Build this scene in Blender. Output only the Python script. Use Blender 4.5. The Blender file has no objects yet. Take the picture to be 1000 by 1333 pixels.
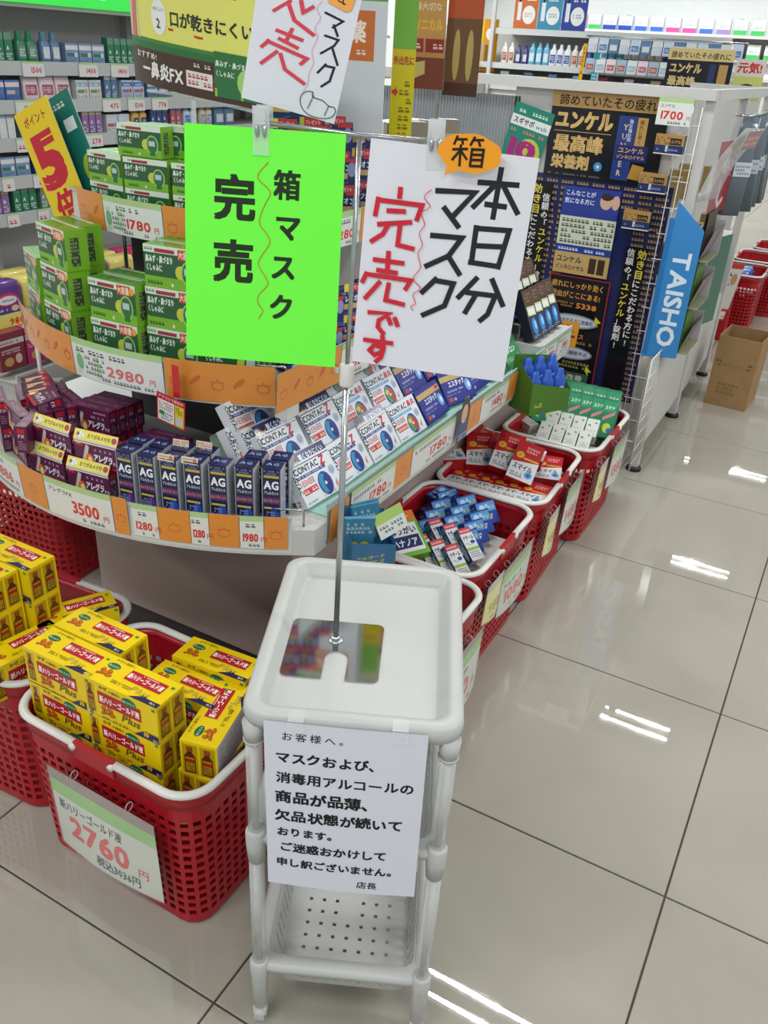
import bpy, math, random
from mathutils import Vector, Matrix
import numpy as np

SC = bpy.context.scene
COL = SC.collection
rnd = random.Random(7)
R = math.radians

# ---------------------------------------------------------------- camera, world, lights, exposure
cam_d = bpy.data.cameras.new('camera')
cam_d.sensor_fit = 'HORIZONTAL'; cam_d.sensor_width = 36.0
cam_d.lens = 1105.76 / 1000 * 36.0
cam_d.clip_start = 0.02; cam_d.clip_end = 60
cam = bpy.data.objects.new('camera', cam_d); COL.objects.link(cam)
cam.location = (0.58777, -0.63455, 1.38594)
cam.rotation_euler = (1.07285, -0.05394, 0.50821)
SC.camera = cam
SC.view_settings.view_transform = 'Standard'
SC.view_settings.look = 'None'
SC.view_settings.gamma = 1.0
SC.view_settings.use_curve_mapping = False
SC.view_settings.exposure = 0.0
SC.cycles.max_bounces = 6
SC.cycles.diffuse_bounces = 3
SC.cycles.glossy_bounces = 4
SC.cycles.transmission_bounces = 6
SC.cycles.transparent_max_bounces = 8
SC.cycles.caustics_reflective = False
SC.cycles.caustics_refractive = False
SC.cycles.sample_clamp_indirect = 4.0

world = bpy.data.worlds.new('store_surroundings'); SC.world = world
world.use_nodes = True
world.node_tree.nodes['Background'].inputs[0].default_value = (0.80, 0.86, 0.90, 1)
world.node_tree.nodes['Background'].inputs[1].default_value = 0.72

CEIL = 2.8
def area_light(x, y, sx, sy, power):
    d = bpy.data.lights.new('tube_light', 'AREA'); d.shape = 'RECTANGLE'
    d.size = sx; d.size_y = sy; d.energy = power; d.color = (0.97, 0.99, 1.0)
    o = bpy.data.objects.new('tube_light', d); COL.objects.link(o)
    o.location = (x, y, CEIL - 0.085)
    return o
TUBES = []   # (x centre, y, length) of every twin-tube ceiling fitting
for k, (x, L) in enumerate([(-0.26, 1.18), (0.11, 0.46), (0.06, 0.56), (-0.17, 1.06), (-0.3, 1.18)]):
    TUBES.append((x, 1.88 + 2.475 * k, L))
for k in range(-1, 4):  # unseen rows on both sides, added for general fill light
    TUBES.append((-2.95, 0.7 + 2.475 * k, 1.18))
    if k < 3: TUBES.append((2.1, 0.7 + 2.475 * k, 1.18))
for y in (10.4, 11.6): TUBES.append((-2.1, y, 1.18)); TUBES.append((-3.9, y, 1.18))  # unseen fittings added to brighten the far end
TUBES.append((-0.26, -1.2, 1.18)); TUBES.append((-3.6, 3.1, 1.18)); TUBES.append((-3.6, 5.6, 1.18))  # the pair beyond the medicine wall is unseen, added as fill light
for x, y, L in TUBES:
    for s in (-0.055, 0.055):
        area_light(x, y + s, L, 0.020, 13.5 * L)

# ---------------------------------------------------------------- colour and materials
def H(s):
    s = s.lstrip('#'); s = s if len(s) == 6 else ''.join(c * 2 for c in s); v = [int(s[i:i + 2], 16) / 255 for i in (0, 2, 4)]
    return tuple(x / 12.92 if x <= 0.04045 else ((x + 0.055) / 1.055) ** 2.4 for x in v)
_C = {}
def HC(s):
    if not isinstance(s, str): return s
    if s not in _C: _C[s] = H(s)
    return _C[s]

def mat(name, base=None, rough=0.5, metal=0.0, trans=0.0, ior=1.45, alpha=1.0, spec=0.5, emit=None, es=0.0,
        vc=False, noise=0.0, nscale=20.0, bump=0.0, coat=0.0):
    m = bpy.data.materials.new(name); m.use_nodes = True
    nt = m.node_tree; b = nt.nodes['Principled BSDF']
    b.inputs['Roughness'].default_value = rough; b.inputs['Metallic'].default_value = metal
    b.inputs['Transmission Weight'].default_value = trans; b.inputs['IOR'].default_value = ior
    b.inputs['Alpha'].default_value = alpha; b.inputs['Specular IOR Level'].default_value = spec
    b.inputs['Coat Weight'].default_value = coat
    src = None
    if vc:
        a = nt.nodes.new('ShaderNodeAttribute'); a.attribute_name = 'Col'; src = a.outputs['Color']
    elif base is not None:
        b.inputs['Base Color'].default_value = (*HC(base), 1)
    if noise > 0:
        tc = nt.nodes.new('ShaderNodeTexCoord'); n = nt.nodes.new('ShaderNodeTexNoise')
        n.inputs['Scale'].default_value = nscale; n.inputs['Detail'].default_value = 5
        nt.links.new(tc.outputs['Object'], n.inputs['Vector'])
        r = nt.nodes.new('ShaderNodeMapRange'); r.inputs['From Min'].default_value = 0.3; r.inputs['From Max'].default_value = 0.7
        r.inputs['To Min'].default_value = 1 - noise; r.inputs['To Max'].default_value = 1 + noise * 0.4
        nt.links.new(n.outputs['Fac'], r.inputs['Value'])
        mx = nt.nodes.new('ShaderNodeVectorMath'); mx.operation = 'MULTIPLY'
        if src: nt.links.new(src, mx.inputs[0])
        else: mx.inputs[0].default_value = HC(base)
        nt.links.new(r.outputs['Result'], mx.inputs[1])
        src = mx.outputs[0]
        if bump > 0:
            bp_ = nt.nodes.new('ShaderNodeBump'); bp_.inputs['Strength'].default_value = bump; bp_.inputs['Distance'].default_value = 0.002
            nt.links.new(n.outputs['Fac'], bp_.inputs['Height']); nt.links.new(bp_.outputs['Normal'], b.inputs['Normal'])
    if src: nt.links.new(src, b.inputs['Base Color'])
    if emit:
        if vc: nt.links.new(src, b.inputs['Emission Color'])
        else: b.inputs['Emission Color'].default_value = (*HC(emit), 1)
        b.inputs['Emission Strength'].default_value = es
    return m

M_CARD = mat('printed_carton', rough=0.28, vc=True, spec=0.5)
M_PAPER = mat('printed_paper', rough=0.55, vc=True, spec=0.3)
M_LAMI = mat('laminated_print', rough=0.16, vc=True, spec=0.5)
M_PLAS = mat('coloured_plastic', rough=0.35, vc=True)
M_RED = mat('red_plastic', '#a81320', rough=0.33, noise=0.08, nscale=6)
M_WHITEP = mat('white_plastic', '#d2d0ca', rough=0.35, noise=0.03, nscale=8)
M_TROL = mat('ivory_plastic', '#b4b5b1', rough=0.42, noise=0.05, nscale=7, bump=0.03)
M_GREY = mat('white_enamel', '#c2c1bd', rough=0.4, noise=0.04, nscale=3)
M_PLINTH = mat('beige_laminate', '#a8968f', rough=0.45, noise=0.05, nscale=3)
M_KICK = mat('dark_kickboard', '#3c3736', rough=0.5, noise=0.08)
M_METAL = mat('brushed_steel', '#b9bcbf', rough=0.22, metal=1.0, noise=0.05, nscale=60)
M_CHROME = mat('polished_steel', '#c9cbcc', rough=0.06, metal=1.0, noise=0.03, nscale=12)
M_CLEAR = mat('clear_plastic', '#e4e8e8', rough=0.04, alpha=0.42, spec=0.8, noise=0.05)
M_TUBE = mat('clear_tube', '#dfe1de', rough=0.08, alpha=0.42, spec=0.9, noise=0.08, nscale=30)
M_FILM = mat('clear_film', '#eef3f4', rough=0.1, alpha=0.16, spec=0.9, noise=0.05)
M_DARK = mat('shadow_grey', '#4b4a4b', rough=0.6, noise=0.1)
M_WALL = mat('wall_paint', '#d9dcdb', rough=0.6, noise=0.02, nscale=2)
M_CEIL = mat('ceiling_board', '#d6d6d2', rough=0.8, noise=0.03, nscale=4)
M_BOARD = mat('corrugated_cardboard', '#9c7b52', rough=0.75, noise=0.12, nscale=14, bump=0.1)
M_RUB = mat('black_rubber', '#191919', rough=0.5, noise=0.1)
M_LIT = mat('lit_tube', '#ffffff', rough=0.5, emit='#fbfdff', es=1.2, noise=0.01)
M_LITSIGN = mat('backlit_sign', vc=True, rough=0.4, emit='x', es=0.55)
M_CORR = mat('corrugated_polycarbonate', '#9a9fa2', rough=0.2, alpha=0.72, spec=0.7, noise=0.1, nscale=9)

def floor_mat():
    m = bpy.data.materials.new('polished_porcelain'); m.use_nodes = True; nt = m.node_tree; b = nt.nodes['Principled BSDF']
    g = nt.nodes.new('ShaderNodeNewGeometry'); oi = nt.nodes.new('ShaderNodeObjectInfo')
    n = nt.nodes.new('ShaderNodeTexNoise'); n.inputs['Scale'].default_value = 2.2; n.inputs['Detail'].default_value = 6; n.inputs['Distortion'].default_value = 0.8
    nt.links.new(g.outputs['Position'], n.inputs['Vector'])
    cr = nt.nodes.new('ShaderNodeValToRGB')
    cr.color_ramp.elements[0].position = 0.3; cr.color_ramp.elements[0].color = (*H('#9c978b'), 1)
    cr.color_ramp.elements[1].position = 0.75; cr.color_ramp.elements[1].color = (*H('#aaa599'), 1)
    nt.links.new(n.outputs['Fac'], cr.inputs['Fac'])
    mr = nt.nodes.new('ShaderNodeMapRange'); mr.inputs['To Min'].default_value = 0.965; mr.inputs['To Max'].default_value = 1.02
    nt.links.new(oi.outputs['Random'], mr.inputs['Value'])
    vm = nt.nodes.new('ShaderNodeVectorMath'); vm.operation = 'MULTIPLY'
    nt.links.new(cr.outputs['Color'], vm.inputs[0]); nt.links.new(mr.outputs['Result'], vm.inputs[1])
    nt.links.new(vm.outputs[0], b.inputs['Base Color'])
    n2 = nt.nodes.new('ShaderNodeTexNoise'); n2.inputs['Scale'].default_value = 9; n2.inputs['Detail'].default_value = 4
    nt.links.new(g.outputs['Position'], n2.inputs['Vector'])
    m2 = nt.nodes.new('ShaderNodeMapRange'); m2.inputs['From Min'].default_value = .35; m2.inputs['From Max'].default_value = .7; m2.inputs['To Min'].default_value = 0.004; m2.inputs['To Max'].default_value = 0.03
    nt.links.new(n2.outputs['Fac'], m2.inputs['Value']); nt.links.new(m2.outputs['Result'], b.inputs['Roughness'])
    b.inputs['Specular IOR Level'].default_value = 0.85
    return m
M_FLOOR = floor_mat()

# ---------------------------------------------------------------- glyphs (the font that ships inside the renderer)
GL = {}
CELL = [1.0]
def glyphs(keys):
    keys = [k for k in keys if k not in GL]
    objs = []
    for (ch, bold, res) in keys:
        c = bpy.data.curves.new('g', 'FONT'); c.body = ch; c.resolution_u = res; c.offset = bold / 100.0
        o = bpy.data.objects.new('g', c); COL.objects.link(o); objs.append((o, c))
    dg = bpy.context.evaluated_depsgraph_get()
    for k, (o, c) in zip(keys, objs):
        e = o.evaluated_get(dg); me = e.to_mesh()
        n = len(me.vertices); v = np.zeros(n * 3); me.vertices.foreach_get('co', v); v = v.reshape(-1, 3)[:, :2].copy()
        f = [tuple(p.vertices) for p in me.polygons]
        e.to_mesh_clear()
        bb = (v[:, 0].min(), v[:, 0].max()) if n else (0, .3)
        GL[k] = (v, f, bb)
    for o, c in objs:
        bpy.data.objects.remove(o); bpy.data.curves.remove(c)
def wide(ch): return ord(ch) > 0x2E00
ALLCH = ('新ハリーゴールド液税込円本入鼻みずづまりくしゃにアレグラのメモ眠なにいスレジオン完売箱マ分日で す最高峰栄養剤信頼「ユンケル」錠効き目こだわる方諦めていたそ疲れ'
         'お客様へ。および、消毒用商品が薄欠状態続てりま。ご迷惑かけし申訳ざせん店長ポイト倍大容量口乾炎飲オゾロヤうがハナ速攻速だたれ1234567890ABCDEFGHIJKLMNOPQRSTUVWXYZplusmxwalkg・!ー')
glyphs([(c, 0.0, 1) for c in sorted(set(ALLCH)) if c != ' '])
_a, _b = GL[('品', 0.0, 1)][2]
CELL[0] = _a + _b

class Cv:
    """flat print: coloured shapes in millimetres on a face, origin at its lower-left corner"""
    def __init__(s): s.ops = []
    def add(s, v, f, col, L=None):
        k = getattr(s, 'k', 0)
        if L is None: L = k; s.k = k + 1
        s.ops.append((np.asarray(v, float).reshape(-1, 2), f, HC(col), L)); return s
    def r(s, x, y, w, h, col, nx=1, L=None):
        v = []; f = []
        for i in range(nx + 1): v += [(x + w * i / nx, y), (x + w * i / nx, y + h)]
        for i in range(nx): f.append((2 * i, 2 * i + 2, 2 * i + 3, 2 * i + 1))
        return s.add(v, f, col, L)
    def p(s, pts, col, L=None): return s.add(pts, [tuple(range(len(pts)))], col, L)
    def e(s, cx, cy, rx, ry, col, n=18, rot=0):
        c, q = math.cos(R(rot)), math.sin(R(rot)); P = []
        for i in range(n):
            a = 2 * math.pi * i / n; x, y = rx * math.cos(a), ry * math.sin(a); P.append((cx + x * c - y * q, cy + x * q + y * c))
        return s.p(P, col)
    def ln(s, pts, w, col, caps=True, sm=False):
        v = []; f = []
        if sm:
            q = [pts[0]] + list(pts) + [pts[-1]]; o = []
            for i in range(1, len(q) - 2):
                for j in range(5):
                    t = j / 5; a, b, c, d = q[i - 1], q[i], q[i + 1], q[i + 2]
                    o.append(tuple(.5 * (2 * b[k] + (c[k] - a[k]) * t + (2 * a[k] - 5 * b[k] + 4 * c[k] - d[k]) * t * t + (3 * b[k] - a[k] - 3 * c[k] + d[k]) * t ** 3) for k in (0, 1)))
            pts = o + [pts[-1]]
        P = [Vector(p) for p in pts]
        for i, p in enumerate(P):
            if i == 0: d = (P[1] - P[0]).normalized()
            elif i == len(P) - 1: d = (P[-1] - P[-2]).normalized()
            else:
                a_ = (P[i] - P[i - 1]).normalized(); b_ = (P[i + 1] - P[i]).normalized(); d = a_ + b_
                d = b_ if d.length < 1e-6 else d.normalized()
            k = w / 2
            if 0 < i < len(P) - 1:
                co = max(0.5, abs(d.dot((P[i + 1] - P[i]).normalized()))); k = w / 2 / co
            n = Vector((-d.y, d.x)) * k
            e = d * (w * 0.25 if caps else 0)
            q = p - e if i == 0 else (p + e if i == len(P) - 1 else p)
            v += [q + n, q - n]
        for i in range(len(P) - 1): f.append((2 * i, 2 * i + 1, 2 * i + 3, 2 * i + 2))
        return s.add([tuple(a) for a in v], f, col)
    def t(s, txt, x, y, h, col, b=2.5, w=None, v=False, rot=0, sk=0, anc='l', res=1, jit=0, gap=0):
        """h: cell height in mm; y: bottom of the cell; v: vertical writing starting at the top"""
        fat = b / 100 * h * .9; b = 0.0
        glyphs({(c, b, res) for c in txt if c not in ' \n'})
        k = h / CELL[0]; pen = 0.0; V = []; F = []; n0 = 0
        for ch in txt:
            if ch == ' ': pen += h * 0.4; continue
            g, f, bb = GL[(ch, b, res)]
            if not len(g): pen += h * .3; continue
            jx, jy, jr = (rnd.uniform(-jit, jit) * h, rnd.uniform(-jit, jit) * h, rnd.uniform(-jit, jit) * 1.2) if jit else (0, 0, 0)
            q = g * k
            if v:
                q = q + [0 if wide(ch) else (h - (bb[1] - bb[0]) * k) / 2 - bb[0] * k, -pen - h + .12 * h]
                pen += h * (1 + gap)
            elif wide(ch):
                q = q + [pen, .12 * h]; pen += h * (1 + gap)
            else:
                q = q + [pen - bb[0] * k + .03 * h, .12 * h]; pen += (bb[1] - bb[0]) * k + .10 * h
            if jr or jx:
                c0 = q.mean(0); cs, sn = math.cos(jr), math.sin(jr); d = q - c0
                q = np.stack([d[:, 0] * cs - d[:, 1] * sn, d[:, 0] * sn + d[:, 1] * cs], 1) + c0 + [jx, jy]
            V.append(q); F += [tuple(i + n0 for i in a) for a in f]; n0 += len(q)
        if not V: return s
        V = np.concatenate(V)
        if w and not v and pen > 0: V[:, 0] *= w / pen; pen = w
        if sk: V[:, 0] += V[:, 1] * sk
        if anc == 'c' and not v: V[:, 0] -= pen / 2
        if rot:
            c, q = math.cos(R(rot)), math.sin(R(rot)); V = np.stack([V[:, 0] * c - V[:, 1] * q, V[:, 0] * q + V[:, 1] * c], 1)
        V = V + [x, y]; k = getattr(s, 'k', 0); s.k = k + 1
        sh = ((-fat, -fat), (fat, -fat), (-fat, fat), (fat, fat)) if fat > 0 and h > 9 else ((-fat, 0), (fat, 0)) if fat > 0.05 else ((0, 0),)
        for j, d in enumerate(sh): s.add(V + d, F, col, k + .24 * j)
        return s
    def mini(s, x, y, w, h, col, rows=1, dens=0.8):
        """lines of print too fine to read: broken strips"""
        v = []; f = []; rh = h / rows
        for r_ in range(rows):
            px = x
            while px < x + w - rh * .4:
                cw = min(rh * rnd.uniform(.45, .75), x + w - px); y0 = y + r_ * rh + rh * .18
                if rnd.random() < dens:
                    n = len(v); v += [(px, y0), (px + cw, y0), (px + cw, y0 + rh * .28), (px, y0 + rh * .28)]; f.append((n, n + 1, n + 2, n + 3))
                    n = len(v); v += [(px, y0 + rh * .42), (px + cw * .8, y0 + rh * .42), (px + cw * .8, y0 + rh * .6), (px, y0 + rh * .6)]; f.append((n, n + 1, n + 2, n + 3))
                px += cw + rh * .18
        return s.add(v, f, col) if v else s

class MB:
    def __init__(s): s.v = []; s.f = []; s.c = []; s.s = []; s.n = 0
    def add(s, v, f, col='#808080', smooth=False):
        v = np.asarray(v, float).reshape(-1, 3); s.v.append(v)
        s.f += [tuple(i + s.n for i in a) for a in f]; s.c += [HC(col)] * len(f) if not isinstance(col, list) else [HC(c) for c in col]
        s.s += [smooth] * len(f); s.n += len(v); return s
    def box(s, x0, x1, y0, y1, z0, z1, col='#808080', skip=()):
        """col: one colour or (bottom, top, front -y, back +y, left -x, right +x)"""
        v = [(x, y, z) for z in (z0, z1) for y in (y0, y1) for x in (x0, x1)]
        f = [(0, 2, 3, 1), (4, 5, 7, 6), (0, 1, 5, 4), (3, 2, 6, 7), (2, 0, 4, 6), (1, 3, 7, 5)]
        cs = [col] * 6 if isinstance(col, str) or (isinstance(col, tuple) and isinstance(col[0], float)) else list(col)
        ids = [i for i in range(6) if i not in skip]
        return s.add(v, [f[i] for i in ids], [cs[i] for i in ids])
    def rbox(s, x0, x1, y0, y1, z0, z1, r, col='#808080', n=4):
        return s.prism(rrect(x0, x1, y0, y1, r, n), z0, z1, col)
    def prism(s, pts, z0, z1, col='#808080', smooth=False, top=True, bot=True, tcol=None):
        n = len(pts); v = [(x, y, z0) for x, y in pts] + [(x, y, z1) for x, y in pts]
        f = [(i, (i + 1) % n, n + (i + 1) % n, n + i) for i in range(n)]
        s.add(v, f, col, smooth)
        if top: s.add([(x, y, z1) for x, y in pts], [tuple(range(n))], tcol or col)
        if bot: s.add([(x, y, z0) for x, y in pts], [tuple(reversed(range(n)))], col)
        return s
    def loft(s, rings, col='#808080', smooth=True, closed=True, caps=(False, False)):
        n = len(rings[0]); v = [p for r_ in rings for p in r_]; f = []
        for j in range(len(rings) - 1):
            for i in range(n if closed else n - 1):
                a = j * n + i; b = j * n + (i + 1) % n; f.append((a, b, b + n, a + n))
        if caps[0]: f.append(tuple(reversed(range(n))))
        if caps[1]: f.append(tuple(range((len(rings) - 1) * n, len(rings) * n)))
        return s.add(v, f, col, smooth)
    def tube(s, path, r, n=8, col='#808080', closed=False, ry=None):
        P = [Vector(p) for p in path]; rings = []; m = len(P); up = None
        for i in range(m):
            if closed: d = (P[(i + 1) % m] - P[i - 1])
            else: d = P[min(i + 1, m - 1)] - P[max(i - 1, 0)]
            d.normalize()
            if up is None: up = Vector((0, 0, 1)) if abs(d.z) < .9 else Vector((1, 0, 0))
            x = d.cross(up).normalized(); up = x.cross(d).normalized()
            rr = r[i] if isinstance(r, (list, tuple)) else r
            r2 = ry if ry else rr
            rings.append([tuple(P[i] + x * rr * math.cos(2 * math.pi * k / n) + up * r2 * math.sin(2 * math.pi * k / n)) for k in range(n)])
        if closed: rings.append(rings[0])
        return s.loft([list(reversed(q)) for q in rings], col, True, True, (not closed, not closed))
    def place(s, cv, fn, step=5e-5, base=1e-4):
        for i, (v, f, col, L) in enumerate(cv.ops):
            off = base + step * L
            s.add([fn(a[0] / 1000, a[1] / 1000, off) for a in v], f, col)
        return s
    def on(s, cv, O, U, V, **k):
        """flat face: origin O, unit U to the right, unit V up"""
        O, U, V = Vector(O), Vector(U).normalized(), Vector(V).normalized(); N = U.cross(V)
        return s.place(cv, lambda x, y, o: tuple(O + U * x + V * y + N * o), **k)
    def mesh(s, name):
        me = bpy.data.meshes.new(name)
        v = np.concatenate(s.v) if s.v else np.zeros((0, 3))
        me.from_pydata(v.tolist(), [], s.f)
        a = me.color_attributes.new('Col', 'FLOAT_COLOR', 'CORNER')
        nl = np.array([len(f) for f in s.f]); c = np.ones((int(nl.sum()), 4), np.float32); c[:, :3] = np.repeat(np.array(s.c, np.float32), nl, axis=0)
        a.data.foreach_set('color', c.ravel())
        me.polygons.foreach_set('use_smooth', s.s)
        return me
    def build(s, name, m, parent=None, loc=None, rot=None, smooth_angle=None):
        me = s.mesh(name); me.materials.append(m)
        o = bpy.data.objects.new(name, me); COL.objects.link(o); o.parent = parent
        if loc: o.location = loc
        if rot: o.rotation_euler = rot
        return o

def rrect(x0, x1, y0, y1, r, n=4):
    P = []
    for cx, cy, a0 in ((x1 - r, y0 + r, -90), (x1 - r, y1 - r, 0), (x0 + r, y1 - r, 90), (x0 + r, y0 + r, 180)):
        for i in range(n + 1):
            a = R(a0 + 90 * i / n); P.append((cx + r * math.cos(a), cy + r * math.sin(a)))
    return P
def empty(name, loc=(0, 0, 0), rot=(0, 0, 0)):
    o = bpy.data.objects.new(name, None); COL.objects.link(o); o.location = loc; o.rotation_euler = rot; o.empty_display_size = .05; return o
def fit(t):
    while len(t.replace('/', ' ').split()) > 16 and ' the ' in t: t = ' '.join(t.rsplit(' the ', 1))
    return t.replace(' small ', ' ', 1) if len(t.split()) > 16 else t
def tag(o, label=None, cat=None, group=None, kind=None):
    if label: o['label'] = fit(label)
    if cat: o['category'] = cat
    if group: o['group'] = group
    if kind: o['kind'] = kind
    return o
KIDS = {}
def dup(root, loc, rot, label=None, group=None, cat=None):
    r_ = root.copy(); COL.objects.link(r_); r_.location = loc; r_.rotation_euler = rot
    if label: r_['label'] = fit(label)
    if group: r_['group'] = group
    if cat: r_['category'] = cat
    if root.name not in KIDS: KIDS[root.name] = [(c, list(c.children)) for c in root.children]
    for ch, gs in KIDS[root.name]:
        c = ch.copy(); COL.objects.link(c); c.parent = r_
        for g in gs:
            d = g.copy(); COL.objects.link(d); d.parent = c
    return r_
def copy_tree(o, parent=None): return dup(o, o.location, o.rotation_euler)
class Proto:
    """a kind of thing: the first placement uses the original, later ones copy it"""
    def __init__(s, make): s.make = make; s.o = None
    def put(s, loc, rot, label, cat=None, group=None):
        if s.o is None:
            s.o = s.make(); o = s.o; o.location = loc; o.rotation_euler = rot
            tag(o, label, cat, group); return o
        return dup(s.o, loc, rot, label, group, cat)
ORD = ['first', 'second', 'third', 'fourth', 'fifth', 'sixth', 'seventh', 'eighth', 'ninth', 'tenth', 'eleventh', 'twelfth', 'thirteenth', 'fourteenth', 'fifteenth', 'sixteenth', 'seventeenth', 'eighteenth', 'nineteenth', 'twentieth', 'twenty-first', 'twenty-second', 'twenty-third', 'twenty-fourth', 'twenty-fifth', 'twenty-sixth', 'twenty-seventh', 'twenty-eighth', 'twenty-ninth', 'thirtieth']
def lean(loc, rz, tilt, roll=0):
    """rotation for a carton facing -y that is turned rz about z and tipped back by tilt (degrees)"""
    m = Matrix.Rotation(R(rz), 4, 'Z') @ Matrix.Rotation(R(-tilt), 4, 'X') @ Matrix.Rotation(R(roll), 4, 'Y')
    return tuple(m.to_euler())
# ---------------------------------------------------------------- the room
fl = MB().box(-5.4, 3.6, -3.0, 14.0, -0.03, -0.0035, '#3a352f').build('floor', mat('dark_grout', '#453f38', rough=0.8, noise=0.1), None)
fl['kind'] = 'structure'
T = 0.6
def tile_mesh():
    m = MB(); g = 0.0018; b = 0.0012
    o = rrect(g, T - g, g, T - g, .0008, 1); i = rrect(g + b, T - g - b, g + b, T - g - b, .0008, 1)
    m.loft([[(x, y, -.006) for x, y in o], [(x, y, -.0012) for x, y in o], [(x, y, 0) for x, y in i]], '#aaaaaa', False)
    m.add([(x, y, 0) for x, y in i], [tuple(range(len(i)))], '#aaaaaa')
    me = m.mesh('tile'); me.materials.append(M_FLOOR); return me
TM_ = tile_mesh()
for j in range(-2, 22):
    for i in range(-4, 3):
        if j >= 9 and i < -2: continue
        t = bpy.data.objects.new('tile', TM_); COL.objects.link(t); t.parent = fl; t.location = (i * T, j * T, 0)
st = MB()
for j in range(-5, 24):
    for i in range(-9, 6):
        if -2 <= j < 22 and -4 <= i < 3 and not (j >= 9 and i < -2): continue
        st.box(i * T + .0018, (i + 1) * T - .0018, j * T + .0018, (j + 1) * T - .0018, -.006, 0)
tag(st.build('outer_tile', M_FLOOR, fl), kind='stuff')

cl = MB().box(-5.4, 3.6, -3.0, 14.0, CEIL, CEIL + .05).build('ceiling', M_CEIL); cl['kind'] = 'structure'
w = MB().box(-5.4, 3.6, 12.95, 13.05, 0, CEIL).build('wall_far', M_WALL); w['kind'] = 'structure'
w = MB().box(-5.4, -5.3, -3.0, 12.95, 0, CEIL).build('wall_side', M_WALL); w['kind'] = 'structure'

M_HOUS = mat('fitting_enamel', '#6f706e', rough=.6, noise=.03)
def make_fit(L):
    r_ = empty('ceiling_light')
    h = MB(); h.prism([(-L / 2 - .03, -.10), (L / 2 + .03, -.10), (L / 2 + .03, .10), (-L / 2 - .03, .10)], -.03, -.0005)
    h.loft([[(-L / 2 - .02, s * .02, -.03), (-L / 2 - .02, s * .09, -.03), (L / 2 + .02, s * .09, -.03), (L / 2 + .02, s * .02, -.03)] for s in (-1,)], smooth=False)
    h.build('housing', M_HOUS, r_)
    for s in (-.055, .055):
        MB().tube([(-L / 2, s, -.06), (L / 2, s, -.06)], .013, 8).build('lamp_tube', M_LIT, r_)
    for e in (-1, 1):
        MB().box(e * (L / 2 + .012) - .008, e * (L / 2 + .012) + .008, -.075, .075, -.075, -.03).build('tube_socket', M_WHITEP, r_)
    return r_
_fits = {}
rows_ = {}
for k, (x, y, L) in enumerate(TUBES):
    if L not in _fits: _fits[L] = Proto(lambda L=L: make_fit(L))
    where = 'over the aisle beside the baskets' if -1 < x < 1 else ('over the medicine aisle' if x < -1 else 'over the open floor away from the baskets')
    if x < -3: where = 'beyond the medicine wall'
    n = rows_.get(where, 0); rows_[where] = n + 1
    _fits[L].put((x, y, CEIL), (0, 0, 0), 'white twin-tube ceiling light ' + where + ', ' + ORD[n] + ' in its line', 'ceiling light', 'twin-tube ceiling lights')
# ---------------------------------------------------------------- ivory trolley
TRX, TRY, TRA = .1175, .235, R(25)
tr = tag(empty('trolley', (TRX, TRY, 0), (0, 0, TRA)), 'ivory plastic three-tier trolley on casters with a notice taped to its front', 'trolley')
def ring(hx, hy, r, z, n=6): return [(x, y, z) for x, y in rrect(-hx, hx, -hy, hy, r, n)]
m = MB()
m.loft([ring(.131, .181, .026, .627), ring(.139, .189, .030, .629), ring(.1415, .1915, .032, .640), ring(.1405, .1905, .031, .651), ring(.136, .186, .029, .6545),
        ring(.124, .174, .022, .6545), ring(.1195, .1695, .020, .652), ring(.113, .163, .018, .636), ring(.106, .156, .015, .6335)], '#d8d6ce')
m.add(ring(.106, .156, .015, .6335), [tuple(range(28))], '#d8d6ce')
m.add(ring(.131, .181, .026, .627), [tuple(reversed(range(28)))], '#d8d6ce')
m.build('top_tray', M_TROL, tr)
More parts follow.
